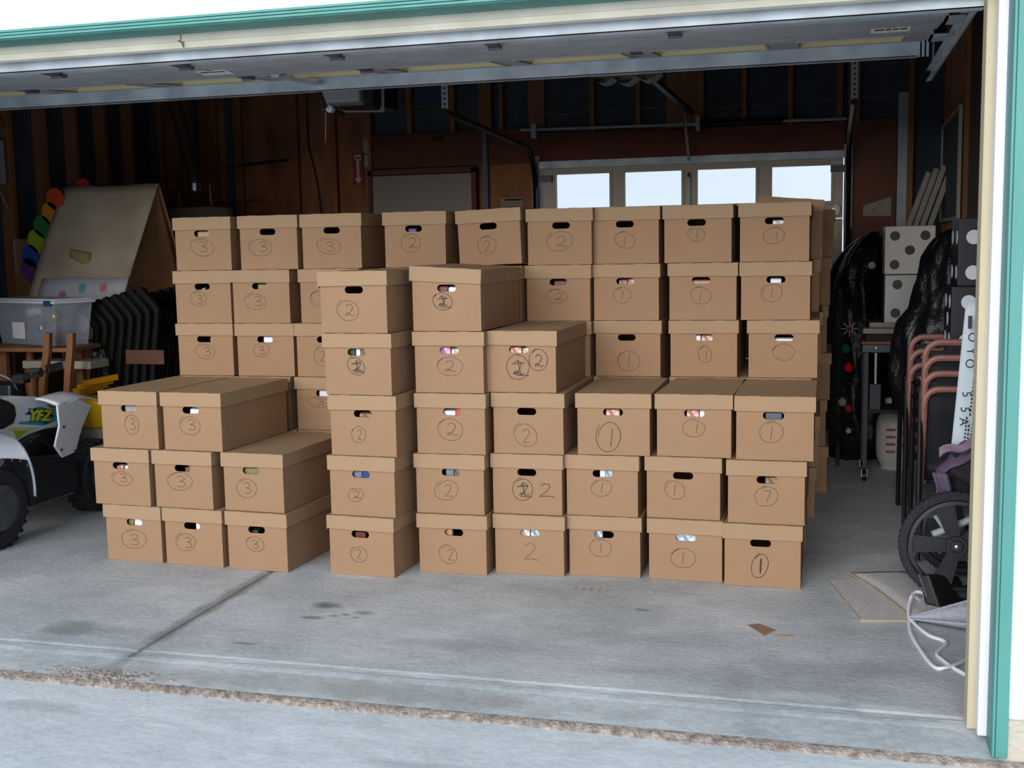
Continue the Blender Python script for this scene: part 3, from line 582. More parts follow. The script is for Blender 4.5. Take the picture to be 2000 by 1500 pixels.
GL = {'3': [(-.32, .36), (0, .5), (.30, .32), (.12, .10), (-.10, .03), (.22, -.04), (.36, -.25), (.12, -.46), (-.30, -.40)],
      '2': [(-.34, .30), (-.02, .5), (.30, .26), (.12, -.08), (-.15, -.36), (-.36, -.38), (-.22, -.22), (.02, -.30), (.24, -.44), (.5, -.34)],
      '7': [(-.30, .32), (.0, .5), (.24, .28), (.04, -.1), (-.24, -.46), (.05, -.46), (.34, -.50)],
      '1': [(.12, .5), (0, .02), (-.12, -.5)], 't': [(-.4, .42), (.0, .46), (.22, .40), (.05, 0), (-.12, -.5)],
      'n': [(-.35, .32), (-.05, .5), (.25, .34), (.02, -.05), (-.40, -.42), (.0, -.38), (.5, -.44)]}
def ribbon(mb, pts, w, y):
    pts = [Vector(p) for p in pts]; vs = []
    for i, p in enumerate(pts):
        d = pts[min(i+1, len(pts)-1)]-pts[max(i-1, 0)]; d.normalize(); nrm = Vector((-d.y, d.x, 0))*w/2*(.75+.4*random.random())
        vs += [(p.x+nrm.x, y, p.y+nrm.y), (p.x-nrm.x, y, p.y-nrm.y)]
    n = len(pts); mb.add(vs, [(2*i, 2*i+1, 2*i+3, 2*i+2) for i in range(n-1)])
def glyph_pts(g, cx, cz, w, h): return [(p.x*w+cx, p.y*h+cz) for p in smooth_path([(a, b, 0) for a, b in GL[g]], 5)]
def writing(marks, dark):
    mb = MB(); W_ = .0021 if not dark else .0026
    for (cx, cz, w, h, g) in marks:
        base = g[0]; ph = random.uniform(1.2, 2.4); sp0 = random.uniform(.05, .26); sp1 = random.uniform(0, 6); sq = random.uniform(-.10, .10); ov = random.uniform(.3, 1.1)
        if base in 'n':
            ribbon(mb, glyph_pts('n', cx, cz, w, h), W_*1.1, .0094); continue
        pts = []
        for k in range(34):
            t = ph+(2*math.pi+ov)*k/33; gr = 1.0+sp0*(.5-k/33)+.025*math.sin(2*t+sp1)+.012*math.sin(5*t)
            pts.append((cx+(math.cos(t)*w/2+sq*math.sin(t)*h)*gr, cz+math.sin(t)*h/2*gr))
        ribbon(mb, pts, W_, .0094)
        if base == 'o': continue
        gw, gh = w*.52, h*.60
        if base == '1': gw = w*.3
        ribbon(mb, glyph_pts(base, cx+random.uniform(-.02, .12)*w, cz+random.uniform(-.05, .03)*h, gw, gh), W_*1.15, .0092)
        if g.endswith('s'):
            ribbon(mb, [(cx-.30*w, cz+.12*h), (cx+.28*w, cz+.18*h)], W_*1.3, .0090); ribbon(mb, [(cx-.02*w, cz+.30*h), (cx+.10*w, cz-.28*h)], W_*1.5, .0090)
            ribbon(mb, [(cx-.22*w, cz-.26*h), (cx+.02*w, cz-.20*h), (cx-.1*w, cz-.32*h), (cx+.46*w, cz-.34*h)], W_*1.3, .0088)
        if g == '1h': ribbon(mb, [(cx+.07*w, cz+.3*h), (cx+.02*w, cz-.28*h)], W_*2.2, .0088)
    return mb
def slot(cx, cz, w=.084, h=.030, n=7):
    r = h/2; return [(cx+(w/2-r)+r*math.sin(t), cz+r*math.cos(t)) for t in [math.pi*k/n for k in range(n+1)]]+[(cx-(w/2-r)-r*math.sin(t), cz-r*math.cos(t)) for t in [math.pi*k/n for k in range(n+1)]]
SIDE = {}
def body_mesh(hx, lw=None):
    mb = MB(); w = (lw-.015)/2 if lw else BW_/2; T = .004
    mb.prism([(-w, .001), (w, .001), (w, BH), (-w, BH)], .010, .014, 'y', [slot(hx, .182)])
    mb.box(-w, w, D-.014, D-.010, .001, BH); mb.box(-w, -w+T, .014, D-.014, .001, BH); mb.box(w-T, w, .014, D-.014, .001, BH)
    mb.box(-w+T, w-T, .014, D-.014, .001, .005)
    return mb
def lid_mesh(lw=None):
    mb = MB(); w = (lw or LW)/2; T = .003; j = lambda s=.0016: random.uniform(-s, s)
    z1 = .2605; z0 = z1-SK
    mb.box(-w, w, 0, D, z1-.003, z1)
    a, b_, c, d = j(), j(), j(.003), j(.003)                       # slightly bowed skirts
    mb.hexa([(-w, a, z0+c), (w, b_, z0+d), (w, b_+T, z0+d), (-w, a+T, z0+c)], [(-w, 0, z1-.003), (w, 0, z1-.003), (w, T, z1-.003), (-w, T, z1-.003)])
    mb.hexa([(-w, D-T, z0), (w, D-T, z0), (w, D, z0), (-w, D, z0)], [(-w, D-T, z1-.003), (w, D-T, z1-.003), (w, D, z1-.003), (-w, D, z1-.003)])
    for s in (-1, 1):
        k = j(.003); xa, xb = sorted((s*w, s*(w-T))); o = s*j()
        mb.hexa([(xa+o, T, z0+k), (xb+o, T, z0+k), (xb, D-T, z0), (xa, D-T, z0)], [(xa, T, z1-.003), (xb, T, z1-.003), (xb, D-T, z1-.003), (xa, D-T, z1-.003)])
    for x in (-.075+j(.01), .075+j(.01)):                             # folded locking tabs on the front and back folds
        mb.box(x-.024, x+.024, -.001, .007, z1-.006, z1+.0012); mb.box(x-.024, x+.024, D-.007, D+.001, z1-.006, z1+.0012)
    return mb
LIDS = []
def make_box(name_label, x, y, z, yaw, roll, hx, marks, group, lidtilt=0, dark=False, lidup=0, lw=None):
    t = thing('file_box', name_label, 'box', (x, y, z), math.radians(yaw), group)
    t.rotation_euler.y = math.radians(roll)
    body_mesh(hx, lw).build('body', M_card, t, local=True)
    l_ = lid_mesh(lw).build('lid', M_lid, t, local=True)
    if lidtilt: l_.rotation_euler.y = math.radians(lidtilt); l_.location.z = abs(math.sin(math.radians(lidtilt)))*LW*.35; l_.location.x = -.26*math.sin(math.radians(lidtilt))
    l_.location.z += lidup
    if marks: writing(marks, dark).build('handwriting', M_inkd if dark else M_ink, t, local=True, fix=False)
    return t
ORD = {1: 'first', 2: 'second', 3: 'third', 4: 'fourth', 5: 'fifth', 6: 'sixth', 7: 'seventh', 8: 'eighth', 9: 'ninth'}
WHERE = {'B': 'tall rear row', 'L': 'low front-left group', 'F': 'front row right of the gap'}
TOPROW = {'L': {1: 3, 2: 3, 3: 2}, 'F': {1: 5, 2: 5, 3: 4, 4: 3, 5: 3, 6: 3}}
YG = {'L': 4.495, 'F': 4.65, 'B': 5.262}
def level(g, c, r):
    top_ = 6 if g == 'B' else TOPROW[g][c]
    if r == top_: return 'topmost'
    if r == 1: return 'on the floor'
    return {1: 'second', 2: 'third', 3: 'fourth'}[top_-r]+' from top'
NUM = {'3': '3', '2': '2', '7': '2', '1': '1', 't': '1', 'n': '2'}
def describe(g, c, r, marks, cont):
    if not marks: mk = 'plain'
    elif len(marks) == 2: mk = 'twice-numbered 2'
    elif marks[0][4] == 'o': mk = 'faintly circled'
    elif marks[0][4] == 'n': mk = 'uncircled 2'
    else: mk = 'circled '+NUM[marks[0][4][0]]
    loc = {'B': f'{ORD[c]} stack from left in tall rear row', 'L': f'{ORD[c]} stack from left in low left group', 'F': f'{ORD[c]} stack from left in front centre-right row'}[g]
    return f'{mk} cardboard file box, {loc}, {level(g, c, r)}'
random.seed(11)
PK_USED = {}
for (g, c, r, cx, y0_, hx, yw, marks, cont) in BOXES:
    y = y0_+random.uniform(-.004, .004); z = (r-1)*H
    if yw == 0: yw = random.uniform(-.35, .35)
    roll = 0; tilt = 0
    if (g, c, r) == ('B', 5, 6): roll = -2.2; z += .004
    if (g, c, r) == ('F', 2, 5): tilt = 3.6
    hx = max(-.02, min(.02, hx)); grp = {'B': 'file boxes in the tall rear row', 'L': 'file boxes in the low left group', 'F': 'file boxes in the front row'}[g]
    dark = (g == 'F' and marks and marks[0][4] in ('1h', '2s')) or (g, c, r) in (('F', 3, 4), ('F', 4, 3))
    bx = make_box(describe(g, c, r, marks, cont), cx, y, z, yw, roll, hx, marks, grp, tilt, dark, lw=.309 if g == 'L' else None)
    Mb = Matrix.Translation((cx, y, z)) @ Matrix.Rotation(math.radians(yw), 4, 'Z')
    for (col, f0, f1, hf) in cont:
        x0 = hx-.042+.084*f0-(.006 if f0 < .1 else 0); x1 = hx-.042+.084*f1+(.006 if f1 > .9 else 0)
        ztop = .167+.03*hf; mb = MB(); mb.M = Mb @ Matrix.Translation(((x0+x1)/2, 0, 0))
        w = (x1-x0)/2
        mb.hexa([(-w, .022, .006), (w, .022, .006), (w, .065, .006), (-w, .065, .006)], [(-w, .028, ztop-.002*random.random()), (w, .027, ztop-.003*random.random()), (w, .055, ztop+.004), (-w, .055, ztop+.004)])
        p = mb.build('packet', mat('packet_'+col, PCK[col], .4, var=.10 if col in ('white', 'grey', 'tan') else .5, scale=70, col2=P2.get(col)), bevel=.004)
        place = {'B': f'{ORD[c]} stack of tall rear row', 'L': f'{ORD[c]} stack of low left group', 'F': f'{ORD[c]} stack of front row'}[g]
        tag(p, f'{PN.get(col, col)} packet in handle hole, {place}, box {level(g, c, r)}', 'packet', 'packets showing through the handle holes')
# the same boxes standing out of sight behind the front stacks, and two further rows at the right end
cols = {c: (cx, yy_) for (g, c, r, cx, yy_, *rest_) in BOXES if g == 'B' and r == 4}
seen = {(g, c, r) for (g, c, r, *_) in BOXES}
hid = None
def hidden(x, y, z):
    make_box('plain cardboard file box buried behind the front stacks in tall rear row', x, y, z, random.uniform(-.3, .3), 0, 0, [], 'file boxes buried behind the front stacks')
for c, (cx, cy_) in cols.items():
    for r in range(1, 6):
        if ('B', c, r) in seen: continue
        if c == 9 : continue
        hidden(cx+random.uniform(-.004, .004), cy_, (r-1)*H)
for r in (1, 2, 3):
    make_box('cardboard file box at right end of rear row, '+{1: 'on the floor', 2: 'second above floor', 3: 'third above floor'}[r], [-.215, -.225, -.205][r-1], 5.31, (r-1)*H, .2, 0, 0, [], 'right end boxes of the rear row')
xe = [-.18, -.165, -.185, -.16, -.172, -.158]
for r in range(6):
    make_box('plain cardboard file box, stack behind ninth rear stack, '+['on the floor', 'second above floor', 'third above floor', 'fourth above floor', 'second from top', 'topmost with askew lid'][r], xe[r], 5.93, r*H, 0.3, 0, 0, [], 'file boxes behind the rear row', lidtilt=5 if r == 5 else 0, lidup=.034 if r == 5 else 0)
for r in range(5):
    make_box('shaded cardboard file box, rearmost stack at right end, '+['on the floor', 'second above floor', 'third above floor', 'second from top', 'topmost'][r], [-.12, -.13, -.11, -.13, -.115][r], 6.56, r*H, 0, 0, 0, [], 'file boxes in the rearmost stack')
make_box('dark tilted cardboard file box crowning the rearmost stack at right end', -.10, 6.57, 5*H, 0, 0, 0, [], 'file boxes in the rearmost stack')

# ---------------------------------------------------------------- floor items by the door
mA = thing('carpet_sample', 'flat grey carpet sample with bound edge, lower left of the pair', 'carpet', (.16, 4.55, .001))
M_carp = mat('grey_carpet', 'c8c2c4', .95, var=.15, scale=160, bump=.5, bscale=200, col2='dcd6d6'); M_bind = mat('carpet_binding', 'a89a84', .8)
qa = [(.034, 4.794), (.15, 4.297), (.345, 4.330), (.36, 4.86)]
MB().hexa([(a, b_, .001) for a, b_ in qa], [(a, b_, .009) for a, b_ in qa]).build('pile', M_carp, mA)
mb = MB(); mb.tube([(a, b_, .006) for a, b_ in (qa[3], qa[0], qa[1], qa[2])], .0045, 6); mb.build('binding', M_bind, mA)
mBt = thing('carpet_sample', 'overlapping grey carpet sample with curled corner showing felt backing', 'carpet', (.4, 4.6, .01))
edge = smooth_path([(.118, 4.90, 0), (.20, 4.72, 0), (.27, 4.53, 0), (.322, 4.36, 0)], 5); far = smooth_path([(.38, 4.97, 0), (.46, 4.85, 0), (.53, 4.62, 0), (.56, 4.45, 0)], 5)
def cb(u, v):
    i = min(int(u*15), 14); f = u*15-i; a = edge[i].lerp(edge[i+1], f); b_ = far[i].lerp(far[i+1], f); p = a.lerp(b_, v); return (p.x, p.y, .011+.004*math.sin(v*3))
MB().grid(cb, 16, 5).build('pile', M_carp, mBt, solid=.006, smooth=True)
mb = MB(); mb.tube([(p.x, p.y, .014) for p in edge], .0055, 6); mb.build('binding', M_bind, mBt, smooth=True)
def cone(u, v):                                                   # rolled corner
    x = .322+u*.30; R = .004+u*.075; th = -1.2+v*3.6; return (x, 4.33-u*.10+R*math.sin(th)*1.0, .014+R+R*-math.cos(th))
MB().grid(cone, 12, 14).build('curled_corner', mat('grey_felt_backing', 'a9adb8', .95, var=.12, scale=90, bump=.4), mBt, solid=.005, smooth=True)
cord = smooth_path([(.40, 4.60, .012), (.371, 4.549, .022), (.340, 4.50, .05), (.327, 4.425, .012), (.316, 4.216, .004), (.338, 4.006, .004), (.367, 3.865, .004), (.405, 3.854, .010), (.48, 3.961, .004), (.52, 4.05, .004)], 6)
c2 = smooth_path([(.40, 4.60, .016), (.38, 4.55, .05), (.345, 4.52, .05), (.321, 4.363, .014), (.37, 4.199, .004), (.418, 4.139, .004), (.424, 4.10, .004), (.386, 3.995, .004), (.40, 3.93, .005), (.423, 3.877, .004), (.463, 3.807, .004), (.50, 3.75, .004)], 6)
mb = MB(); mb.tube(cord, .0062, 6); mb.tube(c2, .0062, 6)
tag(mb.build('extension_cord', mat('white_cord', 'f0eef6', .45), smooth=True), 'white extension cord looping on the floor beside the carpet', 'cord')
cp = [(-.253, 4.171), (-.19, 4.07), (-.151, 4.134), (-.212, 4.191)]
tag(MB().hexa([(a, b_, .001) for a, b_ in cp], [(a, b_, .004) for a, b_ in cp]).build('cardboard_scrap', M_card), 'small flat cardboard scrap lying on the open floor', 'scrap')
tag(MB().bar((-.141, 4.068, .004), (-.09, 4.074, .004), .006, .005).build('cardboard_strip', M_card), 'thin cardboard strip on floor right of the scrap', 'scrap')

# ---------------------------------------------------------------- jogging stroller behind the right jamb
st = thing('jogging_stroller', 'folded dark jogging stroller with large spoked wheel behind right jamb', 'stroller', (.56, 4.62, .0))
M_tire = mat('tire_rubber', '26282c', .75, bump=.3, bscale=80); M_rim = mat('charcoal_rim', '1e2026', .5); M_fab = mat('mauve_fabric', '5c4f66', .8, var=.2, scale=9); M_fab2 = mat('black_fabric', '1d1c24', .85, var=.2, scale=20)
def wheel(parent, cx, cy, cz, R, w=.045):
    wh = bpy.data.objects.new('wheel', None)
    mb = MB(); mb.lathe([(R-.034, -.012), (R-.030, -.020), (R-.012, -w/2), (R-.003, -w/3), (R, 0), (R-.003, w/3), (R-.012, w/2), (R-.030, .020), (R-.034, .012), (R-.034, -.012)], 56, (cx, cy, cz), 'y')
    for k in range(56):
        t = 2*math.pi*k/56; ca, sa = math.cos(t), math.sin(t); mb.M = Matrix.Translation((cx, cy, cz)) @ Matrix.Rotation(-t, 4, 'Y')
        mb.box(R-.004, R+.001, -w/3, w/3, -.004, .004); mb.M = None
    ty = mb.build('wheel', M_tire, parent, smooth=True)
    mb = MB(); mb.lathe([(R-.036, -.014), (R-.050, -.016), (R-.052, 0), (R-.050, .016), (R-.036, .014), (R-.036, -.014)], 48, (cx, cy, cz), 'y')
    for k in range(5):
        t = math.radians(35+72*k); ca, sa = math.cos(t), math.sin(t); px, pz = -sa, ca
        for s in (-1, 1):
            a = (cx+ca*.030+px*s*.018, cy, cz+sa*.030+pz*s*.018); b_ = (cx+ca*(R-.046)+px*s*.032, cy, cz+sa*(R-.046)+pz*s*.032); mb.bar(a, b_, .010, .016, (ca, 0, sa) if False else (0, 1, 0))
        q = [(cx+ca*.028+px*-.012, cz+sa*.028+pz*-.012), (cx+ca*(R-.048)+px*-.028, cz+sa*(R-.048)+pz*-.028), (cx+ca*(R-.048)+px*.028, cz+sa*(R-.048)+pz*.028), (cx+ca*.028+px*.012, cz+sa*.028+pz*.012)]
        mb.prism(q, cy-.004, cy+.006, 'y')
    mb.lathe([(.038, -.018), (.040, 0), (.038, .018)], 24, (cx, cy, cz), 'y')
    mb.build('rim', M_rim, ty, smooth=True)
    mb = MB(); mb.lathe([(.001, -.024), (.022, -.023), (.026, -.018)], 20, (cx, cy, cz), 'y'); mb.build('hub', M_rim, ty, smooth=True)
    mb = MB(); mb.lathe([(.001, -.030), (.009, -.028), (.010, -.022)], 14, (cx, cy, cz), 'y'); mb.build('axle_end', M_steel, ty, smooth=True)
wheel(st, .505, 4.60, .228, .212)
wheel(st, .56, 4.95, .21, .19)
mb = MB(); mb.tube([(.42, 4.63, .26), (.66, 4.68, .36)], .014, 10); mb.tube([(.50, 4.66, .23), (.62, 5.0, .3)], .010, 8); mb.tube(smooth_path([(.66, 4.68, .36), (.70, 4.75, .5), (.66, 4.85, .66)], 4), .013, 8); mb.tube([(.43, 4.66, .33), (.47, 4.66, .27)], .008, 8)
mb.build('frame_tube', M_galvd, st, smooth=True)
random.seed(21)
def blob(name, m, parent, c, r, seedv=0, amp=.25, n=22, smooth=True, fr=3.0, sub=0):
    rnd = random.Random(seedv); ph = [rnd.uniform(0, 6.28) for _ in range(9)]; mb = MB(); vs = []; nu, nv = n*2, n
    for j in range(nv+1):
        th = math.pi*j/nv
        for i in range(nu):
            fi = 2*math.pi*i/nu; x, y, z = math.sin(th)*math.cos(fi), math.sin(th)*math.sin(fi), math.cos(th)
            k = 1+amp*(.5*math.sin(fr*x+ph[0])*math.sin(fr*y+ph[1])+.35*math.sin(2.1*fr*z+ph[2]+2*x)+.25*math.sin(4*fr*x+ph[3])*math.sin(3*fr*z+ph[4])+.15*math.sin(6*fr*y+ph[5]+3*z))
            vs.append((c[0]+r[0]*x*k, c[1]+r[1]*y*k, c[2]+r[2]*z*k))
    fs = [(j*nu+i, j*nu+(i+1) % nu, (j+1)*nu+(i+1) % nu, (j+1)*nu+i) for j in range(nv) for i in range(nu)]
    return mb.add(vs, fs).build(name, m, parent, smooth=2 if smooth else False, sub=sub)
blob('seat_fabric', M_fab2, st, (.57, 4.74, .49), (.13, .07, .085), 3, .35)
def canopy(u, v):
    x = .435+u*.26; y = 4.66+v*.12+.02*math.sin(u*7); z = .40+.19*math.sin(min(1, u*1.3+.15)*1.5)+.05*math.sin(v*3.1)-.06*u*u+.012*math.sin(u*13+v*5); return (x, y, z)
MB().grid(canopy, 18, 10).build('canopy', M_fab, st, smooth=True, solid=.006)
def flap_(u, v): return (.424+u*.055+.01*math.sin(v*4), 4.645+.012*math.sin(u*6), .385+v*.115-.02*math.sin(u*3.1)*(1-v))
MB().grid(flap_, 8, 8).build('fabric_flap', M_fab, st, smooth=True, solid=.006)
def flap2(u, v): return (.44+u*.20, 4.648+.02*math.sin(u*9+v*2), .56+u*.075+v*.035+.008*math.sin(u*12))
MB().grid(flap2, 14, 5).build('mesh_basket', mat('lilac_mesh', '8b7588', .85), st, smooth=True, solid=.004)
mb = MB(); mb.hexa([(.385, 4.50, .018), (.44, 4.47, .018), (.56, 4.60, .02), (.50, 4.63, .02)], [(.365, 4.56, .12), (.40, 4.54, .13), (.53, 4.66, .09), (.50, 4.68, .09)]); mb.build('footrest', M_black, st, bevel=.01)
mb = MB(); mb.bar((.375, 4.56, .12), (.40, 4.50, .05), .02, .006); mb.build('buckle', M_steel, st, bevel=.002)
# rolled printed sheet leaning in the stroller
sh = thing('printed_sheet', 'leaning rolled white plastic sheet with upside-down black print beside right jamb', 'sheet', (.57, 4.78, .56))
def shf(u, v):
    t = v; return (.497+u*.12+t*.042, 4.78+.03*math.cos(u*3.2), .555+t*.60+.02*u)
MB().grid(shf, 12, 14).build('sheet', mat('white_sheet', 'c9d6de', .5), sh, smooth=True, solid=.003)
rot = (math.pi/2, math.radians(86), 0)
def vtxt(body, size, x, z, nm='printed_text', sx=1.0): text(nm, body, size, M_inkd, sh, (x, 4.742, z), rot=(math.pi/2, math.radians(86.0), 0), sx=sx, ext=.0002)
for s_, v in (('O', .77), ('Y', .68), ('O', .60), ('5', .40), ('5', .30), ('A', .22)): vtxt(s_, .048, .513+v*.042+.012, .555+v*.60)
for k, (u, v0, v1) in enumerate([(.42, .25, .72), (.33, .05, .24), (.42, .02, .20), (.52, .02, .36), (.62, .05, .18), (.70, .10, .36)]):
    mb = MB(); rr = random.Random(k); v = v0
    while v < v1:
        L = .006+.006*rr.random(); mb.box(.497+u*.12+v*.042-.003, .497+u*.12+v*.042+.003, 4.745, 4.746, .56+v*.6, .56+v*.6+L); v += (L+.006)/.6
    mb.build('small_print', M_inkd, sh)
mb = MB(); mb.box(.541, .556, 4.744, 4.746, 1.05, 1.10); mb.build('printed_square', mat('plum_print', '4a3040', .6), sh)

# ---------------------------------------------------------------- stacks of patio chairs
M_pf = mat('rose_brown_frame', '8e5f57', .5, var=.12, scale=30); M_mesh = mat('black_sling_mesh', '14161d', .8, bump=.3, bscale=300)
def patio_chair(label, x0, x1, y, z, grp, legs=True, dx=0):
    t = thing('patio_chair', label, 'chair', ((x0+x1)/2, y+.25, z-.42 if z > .42 else 0), 0, grp)
    top = z+.42; r = .06
    path = [(x0+dx, y+.10, z), (x0, y+.01, top-.12), (x0, y, top-r)]+[(x0+r-r*math.cos(a), y, top-r+r*math.sin(a)) for a in [math.pi/2*k/5 for k in range(1, 6)]]+[(x1-r+r*math.sin(a), y, top-r+r*math.cos(a)) for a in [math.pi/2*k/5 for k in range(0, 6)]]+[(x1, y+.01, top-.12), (x1-dx, y+.10, z)]
    mb = MB(); mb.tube(path, .0145, 8); mb.tube([(x0+.01, y+.10, z), (x0+.01, y+.46, z+.02)], .012, 8); mb.tube([(x1-.01, y+.10, z), (x1-.01, y+.46, z+.02)], .012, 8); mb.tube([(x0+.01, y+.46, z+.02), (x1-.01, y+.46, z+.02)], .012, 8)
    mb.build('frame', M_pf, t, smooth=True)
    def bk(u, v): return (x0+.01+u*(x1-x0-.02), y+.10-v*.095+.012*math.sin(u*3.14), z+.01+v*.375)
    MB().grid(bk, 6, 6).build('backrest', M_mesh, t, smooth=True, solid=.004)
    MB().box(x0+.02, x1-.02, y+.11, y+.45, z-.004, z+.004).build('seat', M_mesh, t)
    for s in (0, 1):
        X = (x0, x1)[s]+(-.014, .014)[s]
        mb = MB(); mb.tube(smooth_path([(X, y+.03, z+.22), (X, y+.2, z+.235), (X, y+.42, z+.20)], 4), .011, 6); mb.build('armrest', M_blackm, t, smooth=True)
    bot = .012+(z-.42)
    for X in (x0-.014, x1+.014):
        for Y, Yb in ((y+.02, y-.01), (y+.44, y+.48)):
            mb = MB(); mb.tube([(X, Y, z+.21 if Y < y+.1 else z+.20), (X, Yb, max(.012, bot))], .0115, 8); mb.build('leg', M_blackm, t, smooth=True)
    return t
nm = ['topmost', 'second', 'third', 'fourth', 'lowest']
for k in range(4): patio_chair(f'rose-framed black mesh chair, {["topmost", "second from top", "third from top", "lowest"][k]} in near stack by right jamb', .425, .80, 5.18, .545-.004+(-k)*.067+.0, 'patio chairs in the near stack')
for k in range(4): patio_chair(f'rose-framed black mesh chair, {["topmost", "second from top", "third from top", "lowest"][k]} in farther stack behind trash bag', .408, .745, 5.80, .515-k*.067, 'patio chairs in the farther stack')

# black trash bags
M_bag = mat('black_trash_bag', '101116', .38, bump=1.0, bscale=14, spec=.4)
bagn = dict(amp=.28, n=40, fr=3.4)
def sack(cy, ry, seed, left, right):
    rnd = random.Random(seed); ph = [rnd.uniform(0, 6.28) for _ in range(8)]
    z0, z1 = left[0][0], left[-1][0]
    def at(tab, z):
        for (a, p), (b_, q) in zip(tab, tab[1:]):
            if z <= b_: return p+(q-p)*(z-a)/(b_-a)
        return tab[-1][1]
    def fn(u, v):
        a = 2*math.pi*u; z = z0+(z1-z0)*v; l_, r_ = at(left, z), at(right, z); R = (r_-l_)/2
        w = 1+.045*math.sin(3*a+ph[0]+3*v)+.04*math.sin(7*a+ph[1]-5*v)+.03*math.sin(13*a+ph[2]+9*v)+.03*math.sin(5*a+ph[3]+22*v)+.02*math.sin(19*a+31*v+ph[4])
        return ((l_+r_)/2+R*w*math.cos(a), cy+ry*min(1, R*5.2)*w*math.sin(a), z+.012*math.sin(4*a+ph[5])*math.sin(3.14*v))
    return MB().grid(fn, 73, 44)
b1 = sack(6.0, .19, 5, [(.565, .36), (.7, .335), (.90, .335), (1.0, .365), (1.08, .42), (1.22, .445), (1.32, .47), (1.40, .52), (1.44, .57), (1.465, .64)], [(.565, .70), (.7, .74), (1.3, .75), (1.40, .74), (1.465, .66)]).build('trash_bag', M_bag, None, smooth=2); tag(b1, 'shiny black trash bag heaped on the chairs beside black dotted boxes', 'bag')
b2 = sack(7.76, .21, 9, [(0, .06), (.2, .0), (.9, .01), (1.15, .03), (1.25, .07), (1.33, .12), (1.40, .19), (1.44, .25), (1.455, .30)], [(0, .36), (.2, .42), (1.2, .40), (1.38, .385), (1.455, .33)]).build('trash_bag', M_bag, None, smooth=2); tag(b2, 'dark trash bag on the floor left of the white dotted boxes', 'bag')
mb = MB(); mb.lathe([(.001, 0), (.022, .001), (.022, .003)], 20, (.29, 7.535, 1.245), 'y'); mb.build('paper_dot', M_pale, b2)

# giant dice boxes
def dice(label, x, y, z, s, face, dot, spots, yaw=0, dr=.1):
    t = thing('dice_box', label, 'box', (x, y, z), yaw)
    MB().box(-s/2, s/2, -s/2, s/2, 0, s).build('box', face, t, local=True, bevel=.003)
    for (a, b_) in spots:
        mb = MB(); mb.lathe([(.0001, -s/2-.0016), (s*dr, -s/2-.0016), (s*dr, -s/2+.001)], 32, (a*s, 0, (b_+.5)*s), 'y'); mb.build('dot', dot, t, local=True)
        mb = MB(); mb.lathe([(.0001, -s/2-.0016), (s*dr, -s/2-.0016), (s*dr, -s/2+.001)], 32, (0, a*s, (b_+.5)*s), 'x'); mb.build('dot', dot, t, local=True)
    return t
M_dw = mat('white_dice_paper', 'd4cdc4', .45); M_db = mat('black_dice_paper', '1c1e28', .4); M_dotk = mat('black_dot', '101014', .5); M_dotw = mat('white_dot', 'dfe3ea', .5)
s5 = [(-.3, .3), (.3, .3), (0, 0), (-.3, -.3), (.3, -.3)]
dice('white box with five black dots, upper of the white dotted pair', .470, 7.05, 1.205, .27, M_dw, M_dotk, s5)
dice('shiny white dotted box below the five-dot box on cart', .474, 7.05, .930, .27, mat('glossy_white_paper', 'c6cbc8', .18, coat=.5), M_dotk, [(-.25, .3), (-.28, -.3), (.28, -.3), (.25, .3)])
dice('black box with white dots, upper of black dotted stack', .725, 5.62, 1.187, .30, M_db, M_dotw, [(-.29, .22), (-.29, -.30), (.3, .22), (.3, -.30)], dr=.105)
dice('black box with white dots, middle of black dotted stack', .700, 5.60, .886, .30, M_db, M_dotw, [(-.26, .27), (-.28, -.30), (0, 0), (.28, .27), (.28, -.3)], dr=.105)
dice('black box with white dots, lowest behind the chair backs', .70, 5.60, .585, .30, M_db, M_dotw, [(-.28, .3), (-.28, -.28)], dr=.1)

# serving cart, tank, planks, foil, tree
ct = thing('serving_cart', 'dark metal utility cart on casters carrying white dotted boxes', 'cart', (.42, 7.08, 0))
mb = MB(); mb.box(.215, .62, 6.90, 7.26, .806, .822); mb.build('wood_shelf', mat('amber_wood', '8a5428', .5, var=.15, scale=12, stretch=(.3, 1, 1)), ct, bevel=.003)
MB().box(.22, .62, 6.92, 7.26, .755, .805).build('drawer', mat('grey_cart_metal', '3c3f4a', .4, metal=.3), ct, bevel=.004)
mb = MB(); mb.lathe([(.001, 6.892), (.010, 6.895), (.008, 6.92)], 14, (.30, 0, .782), 'y'); mb.build('knob', M_steel, ct, smooth=True)
mb = MB(); mb.box(.23, .60, 6.90, 7.25, .87, .884); mb.box(.225, .605, 6.895, 6.90, .868, .90); mb.tube([(.225, 6.893, .90), (.605, 6.893, .90)], .004, 6); mb.box(.26, .59, 6.93, 7.22, .884, .929); mb.build('tray', mat('grey_tray', '6a6660', .4, metal=.3), ct)
MB().box(.24, .60, 6.94, 7.24, .822, .870).build('burner_box', M_dark, ct)
for x in (.245, .60):
    for y in (6.94, 7.24):
        MB().box(x-.012, x+.012, y-.012, y+.012, .07, .757).build('leg', mat('cart_leg', '34363f', .5), ct)
        mb = MB(); mb.lathe([(.001, -.012), (.028, -.012), (.030, 0), (.028, .012), (.001, .012)], 18, (x, y, .031), 'x'); w_ = mb.build('caster', M_black, ct, smooth=True)
        mb = MB(); mb.box(x-.018, x-.014, y-.012, y+.012, .025, .078); mb.box(x+.014, x+.018, y-.012, y+.012, .025, .078); mb.box(x-.018, x+.018, y-.012, y+.012, .072, .078); mb.build('caster_fork', M_steel, w_)
MB().box(.265, .33, 6.93, 6.96, .42, .572).build('hanging_panel', mat('navy_panel', '2c3444', .5), ct, bevel=.004)
MB().bar((.298, 6.945, .57), (.298, 6.945, .76), .012, .012).build('panel_rod', M_galvd, ct)
